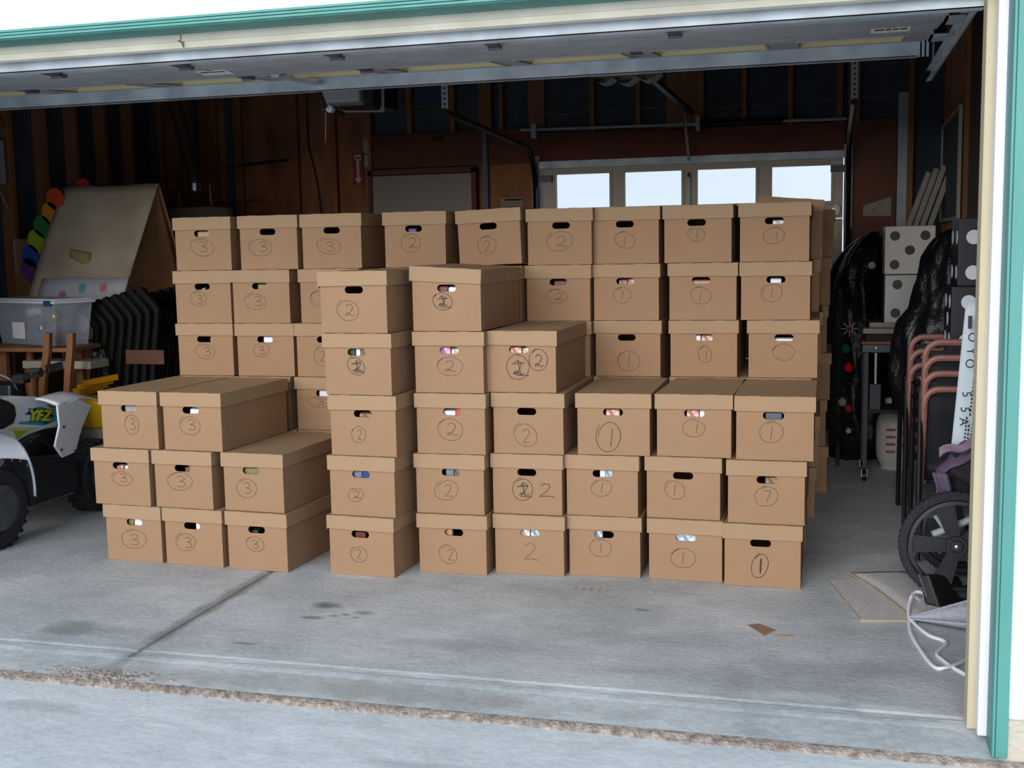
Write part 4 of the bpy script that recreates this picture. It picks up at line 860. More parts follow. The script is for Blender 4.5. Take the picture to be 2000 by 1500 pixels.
MB().box(.245, .60, 6.95, 7.24, .40, .42).build('lower_shelf', M_dark, ct)
tk = thing('propane_tank', 'white propane tank on the floor under the cart', 'tank', (.435, 7.39, 0))
mb = MB(); mb.lathe([(.08, 0), (.082, .02), (.09, .03), (.105, .07), (.11, .12), (.11, .27), (.10, .32), (.07, .35), (.03, .36), (.001, .36)], 28, (.435, 7.39, 0)); mb.build('tank_body', mat('white_tank_paint', 'c9c6c6', .4), tk, smooth=True)
mb = MB(); mb.lathe([(.055, .35), (.06, .36), (.06, .43), (.055, .43), (.055, .36)], 20, (.435, 7.39, 0)); mb.build('collar', M_white, tk, smooth=True)
mb = MB(); mb.lathe([(.001, .36), (.015, .36), (.015, .40), (.02, .41), (.001, .42)], 12, (.435, 7.39, 0)); mb.build('valve', M_steel, tk)
mb = MB()
for k in range(4): mb.box(.38, .435, 7.279, 7.283, .11+k*.045, .125+k*.045)
mb.build('red_print', mat('red_print', '9c4a48', .6), tk)
for k, (xt, y, dz) in enumerate([(.662, 8.16, -.02), (.708, 8.12, .0), (.752, 8.08, .015), (.80, 8.04, .03)]):
    mb = MB(); zt_ = 1.86+dz; mb.bar((xt-.17-.45, y, .02), (xt, y, zt_), .022, .034, (-1, 0, .3))
    tag(mb.build('wooden_plank', M_pale, bevel=.003), f'pale slat leaning on right garage wall, {["leftmost", "second from left", "third from left", "rightmost"][k]} of four', 'plank', 'pale slats leaning on the right wall')
def foil(u, v): return (.272+u*.197, 8.875+.006*math.sin(u*40+v*11)*math.sin(v*33), 1.575+v*(.075+u*.065)+(.02-.02*u)*(v < .5)*0)
tag(MB().grid(foil, 26, 18).build('foil_patch', mat('crinkled_foil', 'c8beae', .35, metal=.3, bump=1, bscale=60), smooth=False, solid=.003), 'crumpled silver foil patch stuck on plywood right of back door', 'foil')
sg = thing('paper_notice', 'worn pale paper notice on plywood between the two back doors', 'notice', (-2.38, 8.885, 1.70))
MB().box(-2.475, -2.29, 8.882, 8.887, 1.60, 1.79).build('sheet', mat('worn_paper', '9c8a74', .8), sg)
mb = MB(); mb.box(-2.44, -2.30, 8.878, 8.881, 1.765, 1.78)
for k in range(7): mb.box(-2.45+k*.021, -2.438+k*.021, 8.878, 8.881, 1.695+.004*(k % 2), 1.72)
mb.build('print', M_inkd, sg)
# red FIRE arrow sign
fs_ = thing('fire_sign', 'narrow red FIRE arrow sign on plywood left of grey door', 'sign', (-3.675, 8.89, 1.92))
MB().box(-3.722, -3.632, 8.886, 8.892, 1.925, 2.19).build('plate', mat('red_sign', '9c1c1c', .5), fs_)
ar = MB().prism([(-3.688, 2.13), (-3.706, 2.13), (-3.706, 2.178), (-3.677, 2.168), (-3.648, 2.178), (-3.648, 2.13), (-3.666, 2.13), (-3.666, 1.985), (-3.648, 1.985), (-3.677, 1.935), (-3.706, 1.985), (-3.688, 1.985)], 8.883, 8.886, 'y', [[(-3.701, 2.137), (-3.701, 2.160), (-3.653, 2.160), (-3.653, 2.137)]])
ar.build('arrow', mat('sign_white', 'd8c8c4', .5), fs_)
text('sign_text', 'FIRE', .024, mat('sign_white', 'd8c8c4', .5), fs_, (-3.677, 8.884, 2.149), sx=.85)
text('sign_text', 'EXTINGUISHER', .012, mat('red_sign', '9c1c1c', .5), fs_, (-3.677, 8.8815, 2.05), rot=(math.pi/2, math.radians(90), 0), sx=1.1)
ps = thing('price_tags', 'pale paper tags stapled on post above grey door corner', 'paper', (-3.6, 8.83, 2.06))
MB().box(-3.60, -3.565, 8.835, 8.84, 2.07, 2.16).build('tag', M_pale, ps); MB().box(-3.605, -3.56, 8.835, 8.84, 2.18, 2.29).build('tag', M_pale, ps)
tree = thing('artificial_tree', 'dark artificial tree with ornaments in shadow left of cart', 'tree', (.10, 7.39, 0))
mb = MB(); rr = random.Random(4)
mb.tube([(.10, 7.39, .0), (.10, 7.39, 1.1)], .012, 6); mb.build('trunk', M_dark, tree)
mb = MB()
for k in range(700):
    z = .12+rr.random()*.95; R = .11*(1.12-z)/1+.02; a = rr.random()*6.283; l_ = R*(.5+.6*rr.random()); mb.bar((.10, 7.39, z+.03), (.10+math.cos(a)*l_, 7.39+math.sin(a)*l_, z-.02), .006, .003)
f_ = mb.build('needles', mat('dark_needles', '10201a', .8), tree); tag(f_, kind='stuff')
def orn(label, x, y, z, r, col, kind='ball'):
    mb = MB()
    if kind == 'ball': mb.lathe([(.0001, z-r), (r*.7, z-r*.7), (r, z), (r*.7, z+r*.7), (r*.2, z+r), (.0001, z+r*1.25)], 16, (x, y, 0))
    else:
        for k in range(8): a = math.pi*k/4; mb.bar((x, y, z), (x+math.cos(a)*r, y, z+math.sin(a)*r), r*.10, r*.08, (0, 1, 0))
        mb.lathe([(.0001, z-r*.3), (r*.3, z), (.0001, z+r*.3)], 10, (x, y, 0))
    tag(mb.build('ornament', mat('orn_'+col, col, .3), smooth=kind == 'ball'), label, 'ornament')
orn('red starburst ornament near the top of the dark tree', .157, 7.29, .868, .050, '7a1c14', 'star'); orn('green ball ornament on the dark tree', .138, 7.27, .745, .030, '186038')
orn('bright red ball ornament midway on the dark tree', .155, 7.27, .63, .030, 'd01818'); orn('pale grey drop ornament low on the dark tree', .122, 7.26, .42, .028, '9a9488'); orn('small red ornament beside the pale drop one', .158, 7.27, .38, .026, 'a02828')
orn('tiny white ornament lowest on the dark tree', .16, 7.28, .24, .018, 'b8b8b8')
# ---------------------------------------------------------------- child's quad bike
av = thing('quad_bike', 'white childrens quad bike with blue and lime decals beside left boxes', 'quad bike', (-4.15, 5.0, 0))
M_aw = mat('white_bodywork', 'e9edf4', .28, coat=.4); M_navy = mat('navy_black_plastic', '161a26', .5); M_rub = mat('knobby_rubber', '1b1d22', .85, bump=.4, bscale=60); M_rimg = mat('dull_rim_steel', '5c6068', .45, metal=.5, var=.2, scale=20)
def awheel(x, y, R, w, side):
    mb = MB(); mb.lathe([(R*.52, -w/2+.02), (R*.60, -w/2), (R*.86, -w/2), (R*.97, -w/2+.02), (R, 0), (R*.97, w/2-.02), (R*.86, w/2), (R*.60, w/2), (R*.52, w/2-.02), (R*.52, -w/2+.02)], 48, (x, y, R), 'x')
    for k in range(26):
        mb.M = Matrix.Translation((x, y, R)) @ Matrix.Rotation(2*math.pi*k/26, 4, 'X')
        for j in (-1, 0, 1): mb.box(j*w*.3-w*.12, j*w*.3+w*.12, (-.010 if j else 0)-.008, (-.010 if j else 0)+.009, R*.955, R+.004)
        mb.M = None
    ty = mb.build('wheel', M_rub, av, smooth=True)
    s = side; mb = MB(); mb.lathe([(R*.55, s*(w/2-.006)), (R*.53, s*(w/2-.03)), (R*.40, s*(w/2-.055)), (R*.18, s*(w/2-.05)), (R*.16, s*(w/2-.02)), (.001, s*(w/2-.018))], 32, (x, y, R), 'x')
    rm = mb.build('rim', M_rimg, ty, smooth=True)
    mb = MB()
    for k in range(4): t = math.pi/4+k*math.pi/2; mb.lathe([(.008, s*(w/2-.052)), (.008, s*(w/2-.040)), (.001, s*(w/2-.038))], 8, (x, y+math.cos(t)*R*.29, R+math.sin(t)*R*.29), 'x')
    mb.build('lug_nut', M_steel, ty)
awheel(-3.855, 4.575, .202, .17, 1); awheel(-4.47, 4.575, .202, .17, -1); awheel(-3.87, 5.43, .195, .14, 1); awheel(-4.45, 5.43, .195, .14, -1)
FEND = [(5.143, 0.633), (5.226, 0.646), (5.34, 0.595), (5.305, 0.553), (5.254, 0.494), (5.213, 0.43), (5.185, 0.368), (5.069, 0.357), (5.014, 0.425), (5.04, 0.48), (5.061, 0.524), (5.058, 0.578), (5.055, 0.629)]
mb = MB().prism(FEND, -3.805, -3.793, 'x'); 
pf = mb.build('front_fender', M_aw, av, bevel=.004)
def ftop(u, v): y = 5.06+v*.46; return (-3.80-u*.13, y, .632+.03*math.sin(u*1.5)+ (.012*math.sin(v*3.1)) - .12*max(0, v-.45)**1.2)
MB().grid(ftop, 8, 14).build('fender_top', M_aw, av, smooth=True, solid=.008)
mb = MB()
for y, z in ((5.06, .40), (5.17, .375), (5.09, .515)): mb.lathe([(.001, 0), (.007, .002), (.007, .006), (.001, .008)], 8, (-3.793, y, z), 'x')
mb.build('rivet', M_navy, pf)
BODY = [(4.60, .62), (4.738, 0.677), (4.85, 0.690), (4.964, 0.691), (5.12, 0.668), (5.221, 0.645), (5.303, 0.6), (5.282, 0.478), (5.185, 0.485), (5.061, 0.477), (4.947, 0.451), (4.905, 0.492), (4.725, 0.552), (4.60, .54)]
mb = MB()
mb.prism(BODY, -4.30, -3.97, 'x'); mb.build('body_panel', M_aw, av, bevel=.012, seg=3)
SEAT = [(4.40, .72), (4.612, 0.722), (4.824, 0.700), (4.898, 0.671), (4.941, 0.644), (4.948, 0.596), (4.925, 0.558), (4.839, 0.539), (4.598, 0.577), (4.40, .62)]
MB().prism(SEAT, -4.285, -3.952, 'x').build('seat', M_black, av, bevel=.02, seg=3)
pnl = MB()
def dec(poly, col, nm_, x=-3.966): pnl_ = MB().prism(poly, x-.004, x+.0006, 'x').build(nm_, mat('decal_'+col, col, .35), dk); return pnl_
dk = thing_ = MB().box(-3.971, -3.968, 4.97, 5.27, .49, .62).build('decal_backing', M_aw, av)
dec([(5.149, 0.612), (5.275, 0.560), (5.275, 0.515), (5.017, 0.586), (5.1, 0.611)], '4fb4d8', 'decal_cyan')
dec([(5.075, 0.604), (5.108, 0.608), (5.256, 0.546), (5.247, 0.539), (5.025, 0.59)], '142036', 'decal_navy', -3.9652)
dec([(5.126, 0.543), (5.266, 0.520), (5.168, 0.507), (5.028, 0.534), (4.965, 0.546), (4.982, 0.556), (5.084, 0.536)], '2fa8c8', 'decal_cyan')
dec([(4.925, 0.518), (5.036, 0.500), (4.95, 0.470)], 'a8c020', 'decal_lime'); dec([(4.904, 0.536), (5.118, 0.504), (5.105, 0.501), (4.896, 0.532)], 'c8d070', 'decal_lime'); dec([(4.888, 0.528), (5.089, 0.499), (5.064, 0.498), (4.879, 0.524)], 'c8d070', 'decal_lime')
R90 = (math.pi/2, 0, math.pi/2)
def skew(o, k):
    for v in o.data.vertices: v.co.z += k*v.co.y
o_ = text('lettering', 'YFZ', .080, mat('decal_black', '10141c', .4), dk, (-3.9640, 5.126, .564), R90, shear=.35, sx=1.35, off=.0075, space=.92); skew(o_, -.16)
o_ = text('lettering', 'YFZ', .080, mat('lettering_lime', 'd8dc30', .35), dk, (-3.9632, 5.126, .564), R90, shear=.35, sx=1.35, space=.92, off=.0035); skew(o_, -.16)
o_ = text('lettering', '50', .036, mat('lettering_navy', '1c4a78', .35), dk, (-3.9640, 5.17, .5255), R90, shear=.3, sx=1.6, off=.0006); skew(o_, -.15)
o_ = text('lettering', 'YAMAHA', .017, mat('decal_black', '10141c', .4), dk, (-3.9640, 5.235, .597), R90, sx=1.05, off=.0004); skew(o_, -.3)
mb = MB(); mb.bar((-3.965, 5.02, .548), (-3.965, 5.11, .537), .0008, .0025); mb.build('small_print', M_inkd, dk)
def rf(u, v):
    t = math.radians(-8+u*100); R = .235; y = 4.575+R*math.cos(t); z = .202+R*1.28*math.sin(t)+.05; return (-3.765-v*.22, y+(.0), z+.02*math.sin(v*2))
MB().grid(rf, 16, 8).build('rear_fender', mat('pale_grey_bodywork', 'c3cbd8', .3, coat=.3), av, smooth=True, solid=.010)
mb = MB().prism([(4.613, .437), (4.70, .42), (4.775, .40), (4.80, .36), (4.83, .33), (4.83, .19), (4.79, .16), (4.74, .30), (4.66, .39), (4.60, .41)], -3.80, -3.775, 'x'); g_ = mb.build('inner_guard', M_navy, av, bevel=.004)
mb = MB()
for y, z in ((4.66, .42), (4.72, .405), (4.77, .375)): mb.lathe([(.001, 0), (.007, .003), (.001, .006)], 8, (-3.775, y, z), 'x')
mb.build('bolt', M_steel, g_)
MB().prism([(4.837, 0.40), (4.95, .39), (5.009, 0.378), (5.195, 0.365), (5.20, 0.17), (4.988, 0.165), (4.819, 0.175)], -3.84, -3.80, 'x').build('foot_guard', M_navy, av, bevel=.008)
MB().prism([(4.86, .385), (4.95, .45), (5.06, .48), (5.03, .40), (5.0, .37)], -3.97, -3.90, 'x').build('frame_cover', M_black, av)
mb = MB(); mb.box(-3.98, -3.80, 4.86, 5.16, .150, .160)
for k in range(8): mb.box(-3.97, -3.81, 4.88+k*.035, 4.89+k*.035, .16, .166)
mb.build('footboard', mat('worn_footboard', '5a4c40', .7), av)
mb = MB(); mb.box(-4.28, -3.98, 4.75, 5.30, .20, .48); mb.tube(smooth_path([(-3.96, 4.85, .37), (-3.93, 4.95, .43), (-3.93, 5.05, .44), (-3.95, 5.15, .38)], 4), .028, 10); mb.box(-4.45, -3.9, 4.55, 4.60, .17, .23); mb.box(-4.42, -3.93, 5.40, 5.46, .17, .22); mb.build('engine', M_black, av, bevel=.01)
mb = MB(); mb.lathe([(.001, -3.945), (.05, -3.95), (.055, -3.975), (.055, -4.0)], 20, (0, 4.92, .30), 'x'); mb.build('engine_cover', mat('cast_aluminium', '8b8f94', .4, metal=.6), av, smooth=True)
mb = MB()
for y, z in ((4.93, .425), (5.01, .43), (4.98, .455)): mb.lathe([(.001, 0), (.006, .004), (.001, .008)], 8, (-3.91, y, z), 'x')
mb.build('bolt', M_steel, av)
mb = MB(); mb.tube(smooth_path([(-4.48, 4.98, .82), (-4.38, 5.02, .80), (-4.28, 5.06, .75), (-4.15, 5.08, .74), (-4.02, 5.06, .75), (-3.93, 5.02, .79), (-3.85, 5.0, .80)], 5), .012, 8); hb = mb.build('handlebar', M_blackm, av, smooth=True)
for a, b_ in (((-3.95, 5.03, .785), (-3.83, 4.99, .803)), ((-4.38, 5.02, .80), (-4.5, 4.98, .822))):
    mb = MB(); mb.tube([a, b_], .018, 10); mb.build('grip', M_black, hb, smooth=True)
mb = MB(); mb.box(-4.04, -3.97, 5.03, 5.09, .745, .79); mb.box(-3.90, -3.84, 4.99, 5.02, .79, .83); mb.bar((-3.95, 5.06, .79), (-3.80, 5.09, .82), .012, .01); mb.bar((-3.84, 5.05, .82), (-3.80, 5.12, .83), .03, .04); mb.build('lever', M_black, hb, bevel=.003)
mb = MB(); mb.tube(smooth_path([(-4.22, 5.0, .79), (-4.12, 5.0, .80), (-4.05, 5.04, .76), (-4.06, 5.1, .68)], 5), .005, 6); mb.build('cable', M_steel, hb, smooth=True)
B('kill_switch', mat('red_plastic', 'a02020', .4), hb, -4.20, -4.18, 4.985, 5.005, .80, .825); B('steering_pad', M_black, av, -4.2, -4.05, 5.03, 5.13, .66, .74, bevel=.015)

# ---------------------------------------------------------------- yellow ribbed toy behind the quad bike
yt = thing('toy_truck', 'yellow plastic toy truck with ribbed lid behind the quad bike', 'toy', (-4.0, 5.80, .22))
M_y = mat('yellow_plastic', 'd0a412', .4)
mb = MB(); mb.hexa([(-4.12, 5.66, .41), (-3.90, 5.66, .41), (-3.90, 5.82, .41), (-4.12, 5.82, .41)], [(-4.16, 5.66, .60), (-3.93, 5.66, .56), (-3.93, 5.82, .56), (-4.16, 5.82, .60)]); mb.build('bed', M_y, yt, bevel=.015)
mb = MB()
for k in range(4): mb.bar((-4.19+k*.045, 5.65, .595+k*.026), (-4.06+k*.035, 5.83, .625+k*.022), .028, .035)
mb.build('rib', mat('amber_plastic', 'c88c10', .4), yt, bevel=.006)
MB().box(-4.13, -3.91, 5.68, 5.81, .24, .41).build('chassis', M_pale, yt, bevel=.01)
for x, y in ((-4.08, 5.68), (-3.95, 5.68), (-4.08, 5.79), (-3.95, 5.79)):
    mb = MB(); mb.lathe([(.001, -.02), (.06, -.02), (.07, 0), (.06, .02), (.001, .02)], 20, (x, y, .22), 'y'); mb.build('toy_wheel', M_black, yt, smooth=True)
B('crate', M_card, None, -4.15, -3.88, 5.645, 5.82, .002, .148)
bpy.data.objects['crate'].name = 'low_crate'; tag(bpy.data.objects['low_crate'], 'low tan crate on the floor under the yellow toy truck', 'crate')

# ---------------------------------------------------------------- stacked black chairs
M_bc = mat('black_chair_frame', '060708', .7, spec=.25); M_br = mat('brown_seat_wood', '5a3624', .6, var=.15, scale=15)
def stack_chair(label, x, dz, k):
    y0, y1 = 5.895, 6.28; t = thing('stacking_chair', label, 'chair', (x+.12, (y0+y1)/2, dz), 0, 'black stacking chairs left of the rear row')
    lo = [(x-.055, .01+dz), (x-.035, .30+dz), (x-.01, .55+dz), (x+.02, .79+dz), (x+.045, .95+dz), (x+.03, 1.00+dz), (x-.05, 1.085+dz)]
    for Y in (y0, y1):
        pts = [(a, Y, b_) for a, b_ in lo]; P = smooth_path(pts, 2)
        mb = MB(); mb.tube(P, [.022]*(len(P)-4)+[.026, .028, .029, .029], 8); mb.lathe([(.001, -.024), (.024, -.022), (.028, 0), (.024, .022), (.001, .024)], 12, (lo[-1][0], Y, lo[-1][1]), 'y'); mb.build('leg', M_bc, t, smooth=True)
    mb = MB(); mb.bar((x-.02, y0, 1.045+dz), (x-.02, y1, 1.045+dz), .06, .016, (1, 0, .5)); mb.bar((x+.028, y0, .93+dz), (x+.028, y1, .93+dz), .014, .09, (0, 0, 1)); mb.build('backrest', M_bc, t)
    mb = MB(); mb.box(x-.005, x+.33, y0+.02, y1-.02, .435+dz, .455+dz); mb.build('seat', M_bc, t, bevel=.006)
    for Y in (y0+.02, y1-.02): mb = MB(); mb.tube([(x+.31, Y, .445+dz), (x+.36, Y, .005+dz)], .012, 6); mb.build('leg', M_bc, t, smooth=True)
OR8 = ['leftmost', 'second from left', 'third from left', 'fourth from left', 'fourth from right', 'third from right', 'second from right', 'rightmost']
for k in range(8): stack_chair(f'black bent-leg stacking chair, {OR8[k]} in the nested row of eight', -4.165+k*.058, .002+k*.0135, k)
bd = MB().box(-3.92, -3.67, 5.868, 5.877, .763, .845).build('wood_board', M_br); tag(bd, 'brown wooden board across the black stacking chairs', 'board')
gs = thing('black_pole', 'black pole with silver ball end leaning on the stacking chairs', 'pole', (-4.07, 5.84, .45))
mb = MB(); mb.bar((-4.06, 5.85, .85), (-3.95, 5.85, .02), .035, .02, (0, 1, 0)); mb.lathe([(.001, 5.825), (.035, 5.83), (.035, 5.85), (.001, 5.855)], 16, (-4.08, 0, .80), 'y'); mb.build('shaft', mat('charcoal_bar', '2a3034', .5), gs)
mb = MB(); mb.lathe([(.0001, -.02), (.014, -.014), (.02, 0), (.014, .014), (.0001, .02)], 14, (-4.085, 5.81, .825)); mb.build('ball_end', M_steel, gs, smooth=True)
mb = MB()
for k, c in enumerate(('', '', '', '')): mb.bar((-4.155+k*.037, 5.80, .66), (-4.175+k*.032, 5.80, .52), .004, .004, (0, 1, 0))
mb.build('gold_strip', mat('gold_edge', 'b08a30', .4), gs)
sp = blob('racket_blade', mat('white_blade', 'd6d2d0', .5), None, (-4.185, 5.86, 1.00), (.034, .006, .05), 2, .05, 12); tag(sp, 'white rounded paddle blade held between the first stacking chairs', 'paddle')

# ---------------------------------------------------------------- tote on a tall wooden chair
M_wd = mat('oak_chair_wood', '8a5c3a', .55, var=.15, scale=18, stretch=(1, 1, .2))
wc = thing('wooden_chair', 'oak high chair with turned leg carrying the clear storage tote', 'chair', (-4.3, 5.75, 0))
MB().box(-4.80, -4.06, 5.515, 5.84, .862, .886).build('seat', M_wd, wc, bevel=.004)
for x0, x1 in ((-4.158, -4.206), (-4.008, -4.045)):
    mb = MB(); P = smooth_path([(x0, 5.50, .972), (x0-.01, 5.50, .87), (x1, 5.50, .71), (x1-.01, 5.50, .56), (x1+.01, 5.50, .02)], 4)
    for a, b_ in zip(P, P[1:]): mb.bar(a, b_, .038, .03, (0, 1, 0))
    mb.build('back_post', M_wd, wc)
for x in (-4.44, -4.74):
    mb = MB(); mb.lathe([(.018, .0), (.02, .3), (.03, .33), (.018, .36), (.022, .5), (.038, .66), (.030, .72), (.040, .735), (.024, .76), (.026, .80), (.020, .862)], 16, (x, 5.70, 0)); mb.build('turned_leg', mat('amber_wood', '8a5428', .5), wc, smooth=True)
for x in (-4.55,): mb = MB(); mb.box(x-.025, x+.025, 5.60, 5.63, .02, .862); mb.build('leg', M_wd, wc)
for x in (-4.18, -4.78): MB().box(x-.02, x+.02, 5.79, 5.83, .02, .862).build('leg', M_wd, wc)
MB().box(-4.45, -4.0, 5.64, 5.82, .755, .800).build('lower_shelf', M_pale, wc, bevel=.004)
ang = math.radians(-21)
tt = thing('storage_tote', 'clear plastic tote with blue latch full of tinsel and baubles', 'tote', (-4.40, 5.785, .888), ang)
tw, td, th = .33, .135, .268
M_clear = mat('cloudy_clear_plastic', 'c4cad6', .3, alpha=.24, spec=.4)
mb = MB()
def wall4(z0, z1, w0, d0, w1, d1, t_):
    for s in (-1, 1):
        mb.hexa([(-w0, s*d0-(t_ if s > 0 else 0), z0), (w0, s*d0-(t_ if s > 0 else 0), z0), (w0, s*d0+(t_ if s < 0 else 0), z0), (-w0, s*d0+(t_ if s < 0 else 0), z0)], [(-w1, s*d1-(t_ if s > 0 else 0), z1), (w1, s*d1-(t_ if s > 0 else 0), z1), (w1, s*d1+(t_ if s < 0 else 0), z1), (-w1, s*d1+(t_ if s < 0 else 0), z1)])
        mb.hexa([(s*w0-(t_ if s > 0 else 0), -d0, z0), (s*w0+(t_ if s < 0 else 0), -d0, z0), (s*w0+(t_ if s < 0 else 0), d0, z0), (s*w0-(t_ if s > 0 else 0), d0, z0)], [(s*w1-(t_ if s > 0 else 0), -d1, z1), (s*w1+(t_ if s < 0 else 0), -d1, z1), (s*w1+(t_ if s < 0 else 0), d1, z1), (s*w1-(t_ if s > 0 else 0), d1, z1)])
wall4(0, th-.02, tw-.05, td-.035, tw-.015, td-.015, .004); mb.box(-tw+.05, tw-.05, -td+.035, td-.035, 0, .004)
mb.build('tub', M_clear, tt, local=True, bevel=.008)
mb = MB(); mb.box(-tw, tw, -td, td, th-.028, th-.012); mb.box(-tw+.015, tw-.015, -td+.015, td-.015, th-.012, th); mb.build('lid', mat('white_lid', 'd6d8de', .35), tt, local=True, bevel=.006)
MB().box(tw-.095, tw-.03, -td-.006, -td+.01, th-.040, th-.010).build('latch', mat('blue_latch', '1e4c88', .4), tt, local=True, bevel=.003)
mb = MB(); mb.box(-.14, -.01, -td+.0235, -td+.0245, .035, .13); mb.v = [Vector((p.x, p.y-.002, p.z)) for p in mb.v]; mb.build('paper_label', M_white, tt, local=True)
Mt = Matrix.Translation((-4.40, 5.785, .888)) @ Matrix.Rotation(ang, 4, 'Z')
def inside(nm_, label, cat, x, y, z, r, m, n=14, amp=.12, rz=None):
    c = Mt @ Vector((x, y, z)); return tag(blob(nm_, m, None, c, (r, r, rz or r), int(x*1000) % 97, amp, n), label, cat)
inside('bauble', 'gold bauble inside the clear tote near its right end', 'ornament', .215, -.055, .165, .036, mat('gold_bauble', 'b89a3c', .2, metal=.7), amp=0)
inside('fabric_bundle', 'white cloth bundle inside upper left of the clear tote', 'cloth', -.02, -.035, .185, .05, mat('white_cloth', 'd8d4d4', .9), amp=.3, rz=.03)
inside('fabric_bundle', 'blue grey cloth bundle along bottom of the clear tote', 'cloth', .02, 0, .07, .08, mat('blue_cloth', '5c6c94', .9), amp=.3, rz=.055)
tr_ = random.Random(8)
for (cx_, label, cc) in ((-.12, 'tinsel bunch at the left inside the clear tote', 'a86a70'), (.07, 'silver and copper tinsel bunch midway inside the clear tote', 'a8a098'), (.21, 'small tinsel bunch low at right inside the clear tote', 'a07880')):
    mb = MB()
    for k in range(150):
        c = Mt @ Vector((cx_+tr_.gauss(0, .022), -.085+tr_.random()*.04, .115+tr_.gauss(0, .022)-(.035 if cx_ > .2 else 0))); a = Vector((tr_.gauss(0, 1), tr_.gauss(0, 1), tr_.gauss(0, 1))).normalized()*.010
        mb.bar(c-a, c+a, .004, .0008)
    tag(mb.build('tinsel', mat('tinsel_'+cc, cc, .15, metal=.8)), label, 'tinsel', kind='stuff')

# ---------------------------------------------------------------- cardboard playhouse
ph = thing('cardboard_playhouse', 'painted cardboard playhouse with rainbow scallops left of the rear boxes', 'playhouse', (-4.45, 6.6, 0))
M_ph = mat('smudged_cardboard', 'b49e82', .85, var=.12, scale=3.5, col2='c6b8a2'); M_kraft = mat('brown_kraft_paper', 'a8784c', .85, var=.22, scale=3)
RX0, RX1, RY, RZ = -4.90, -4.16, 6.70, 1.845
def slope(u, v): return (RX0+.03-v*.12+u*(RX1-RX0-.03+v*.0), RY-v*.40-.03*math.sin(v*3), RZ-v*.98+.006*math.sin(u*9+v*7))
MB().grid(slope, 16, 18).build('front_roof', M_ph, ph, smooth=True, solid=.006)
def slope2(u, v): return (RX0+u*(RX1-RX0), RY+.008+v*.46, RZ-v*1.05)
MB().grid(slope2, 6, 10).build('rear_roof', M_kraft, ph, smooth=True, solid=.006)
def gable(u, v):
    w0 = RY-.40*v-.03*math.sin(v*3)-.014; w1 = RY+.008+.42*v; return (RX1-.012-.118*v*(1-u)-.03*math.sin(u*3.1)*v, w0+.02+u*(w1-w0-.04), RZ-.02-v*.97+.01*math.sin(u*12))
MB().grid(gable, 12, 14).build('kraft_end', M_kraft, ph, smooth=True, solid=.004)
def lower(u, v): return (RX1-.08, 6.30+u*.83, .86*(1-v)+.002)
MB().grid(lower, 4, 4).build('base_wall', M_kraft, ph, solid=.006)
MB().box(RX0-.05, RX1-.10, 6.68, 6.70, 0, .86).build('base_panel', M_kraft, ph)
MB().box(RX0-.12, RX1, 6.29, 7.14, .845, .86).build('base_shelf', M_kraft, ph)
def strip(u, v):
    t = .60+v*.30; p = slope(.10+u*.90, t); return (p[0], p[1]-.010, p[2])
stp = MB().grid(strip, 10, 6).build('white_strip', mat('white_card', 'd2d0d6', .7), ph, smooth=True, solid=.003)
for (u, v, col) in ((.50, .665, '6fb4c8'), (.74, .66, 'd88a92'), (.90, .73, 'c8c070'), (.80, .82, 'b03038'), (.30, .72, 'c878a0'), (.14, .80, '6f9a60')):
    c = Vector(slope(.10+u*.90, v)); mb = MB(); vs = []
    for k in range(18):
        a = 2*math.pi*k/18; vs.append((c.x+.027*math.cos(a), c.y-.016+.018*-math.sin(a)*-.4, c.z+.030*math.sin(a)))
    mb.add(vs, [tuple(range(18))]); mb.build('paper_dot', mat('dot_'+col, col, .7), stp, fix=False)
mb = MB(); c = Vector(slope(.52, .47))
def tear(u, v): return (c.x-.13+u*.15, c.y-.012-.02*math.sin(u*3)*math.sin(v*3.1), c.z+.05-v*(.05+.07*u)-u*.03)
mb.grid(tear, 8, 8).build('torn_patch', mat('torn_cardboard', 'b0915e', .85, var=.15, scale=20), ph, smooth=True, solid=.002)
def petal(x, z, a, col, nm_, Y=6.632):
    x = x*1.044+.045; z = 1.39+(z-1.39)*1.044
    pts = []
    for k in range(24):
        t = 2*math.pi*k/24; r = .082; px = r*math.cos(t)*.82; pz = r*1.05*math.sin(t)
        if pz < 0: px *= (1+pz/.086*.6)
        ca, sa = math.cos(a), math.sin(a); pts.append((x+px*ca-pz*sa, z+px*sa+pz*ca))
    return MB().prism(pts, Y, Y+.006, 'y').build(nm_, mat('scallop_'+col, col, .6), ph)
petal(-4.60, 1.80, -.2, 'b41e2c', 'red_scallop', 6.74)
for (x, z, a, col, nm_) in ((-4.755, 1.742, .35, 'd84a1c', 'orange_scallop'), (-4.80, 1.655, .25, 'd88c1c', 'amber_scallop'), (-4.865, 1.575, .35, '2f7a3c', 'green_scallop'), (-4.915, 1.485, .35, 'a0b428', 'lime_scallop'), (-4.965, 1.395, .5, '2450b0', 'blue_scallop'), (-4.985, 1.305, .2, '6a3c78', 'purple_scallop')): petal(x+.03, z, a, col, nm_)
cs = MB().box(-5.50, -5.16, 6.96, 6.99, 1.08, 1.52).build('cardboard_sheet', M_kraft); tag(cs, 'brown cardboard sheet with white edge behind the playhouse, far left', 'sheet')
MB().box(-5.485, -5.47, 6.945, 6.96, 1.28, 1.52).build('white_edge', M_pale, cs)
bx_ = MB().box(-5.50, -5.14, 6.90, 7.02, 0, 1.078).build('dark_crate', M_dark); tag(bx_, 'dark crate behind the tote at far left', 'crate')

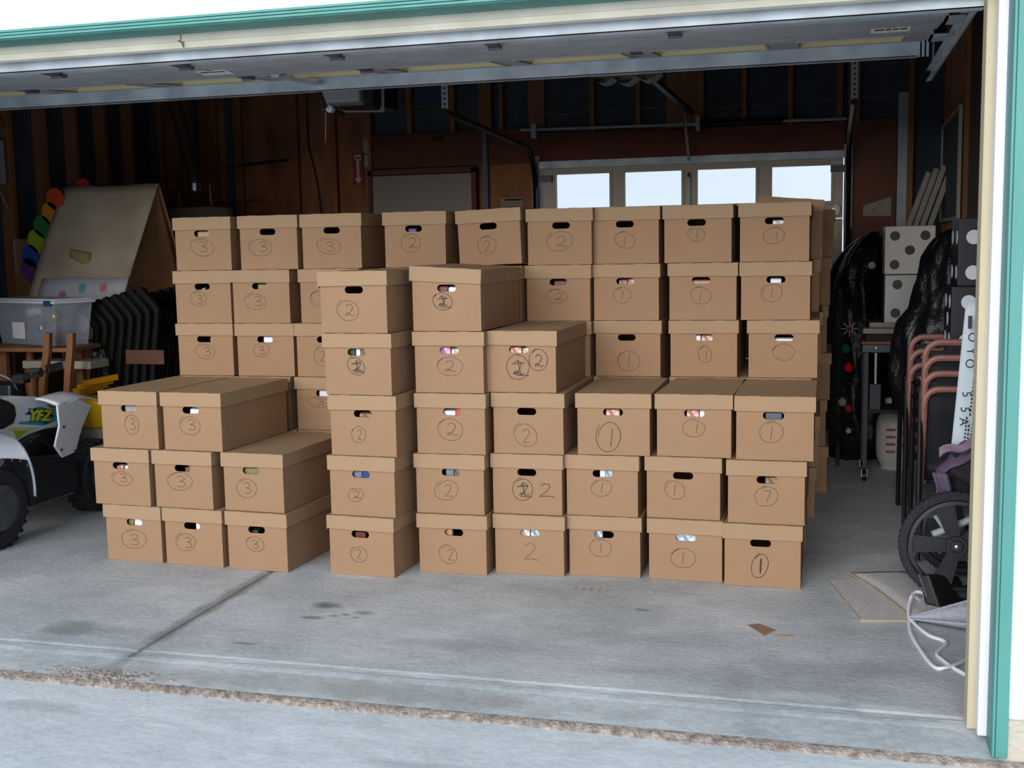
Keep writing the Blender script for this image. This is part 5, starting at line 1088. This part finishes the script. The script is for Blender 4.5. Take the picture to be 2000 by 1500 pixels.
# ---------------------------------------------------------------- water heater in the back corner
wh = thing('water_heater', 'domed metal water heater with flue pipe in back left corner', 'water heater', (-4.83, 8.35, 0))
mb = MB(); mb.box(-5.12, -4.54, 8.08, 8.62, 0, .45); mb.build('platform', M_ply, wh)
mb = MB(); mb.lathe([(.26, .45), (.26, 1.72), (.25, 1.755), (.12, 1.78), (.001, 1.785)], 40, (-4.83, 8.35, 0)); mb.build('tank', mat('pale_enamel', 'b8b096', .35), wh, smooth=True)
mb = MB(); mb.lathe([(.262, 1.66), (.266, 1.66), (.266, 1.69), (.262, 1.69)], 40, (-4.83, 8.35, 0)); mb.build('band', M_galvd, wh)
mb = MB(); mb.lathe([(.09, 1.78), (.055, 1.86), (.05, 1.87), (.05, 1.97)], 20, (-4.83, 8.30, 0)); mb.tube([(-4.83, 8.30, 1.96), (-4.86, 8.32, 2.1), (-5.06, 8.4, 2.70), (-5.06, 8.4, 2.86)], .055, 16); mb.build('flue_pipe', mat('flue_metal', '6a6054', .4, metal=.6), wh, smooth=True)
mb = MB(); mb.lathe([(.0505, 1.89), (.053, 1.89), (.053, 1.95), (.0505, 1.95)], 20, (-4.83, 8.30, 0)); mb.build('flue_collar', M_steel, wh, smooth=True)
mb = MB(); mb.tube(smooth_path([(-4.97, 8.3, 1.76), (-4.97, 8.3, 1.92), (-5.0, 8.35, 2.0), (-5.1, 8.5, 2.05)], 5), .010, 8); mb.tube(smooth_path([(-4.69, 8.3, 1.76), (-4.69, 8.3, 1.98), (-4.65, 8.4, 2.07), (-4.58, 8.7, 2.1)], 5), .010, 8); mb.build('water_pipe', mat('copper_pipe', '8a5a3c', .35, metal=.8), wh, smooth=True)
mb = MB(); mb.bar((-4.72, 8.84, 2.12), (-4.28, 8.84, 2.15), .03, .02); mb.bar((-5.3, 8.6, 1.80), (-4.5, 8.78, 1.83), .02, .012)
tag(mb.build('pipe_bracket', M_black), 'dark horizontal pipes on back wall right of the flue', 'pipe')
rk = MB(); rk.tube(smooth_path([(-4.10, 8.892, 2.84), (-4.11, 8.892, 2.3), (-4.05, 8.892, 2.0), (-3.98, 8.892, 1.4)], 6), .008, 6); tag(rk.build('hanging_cord', M_black, smooth=True), 'thin black cord hanging down the plywood back wall', 'cord')
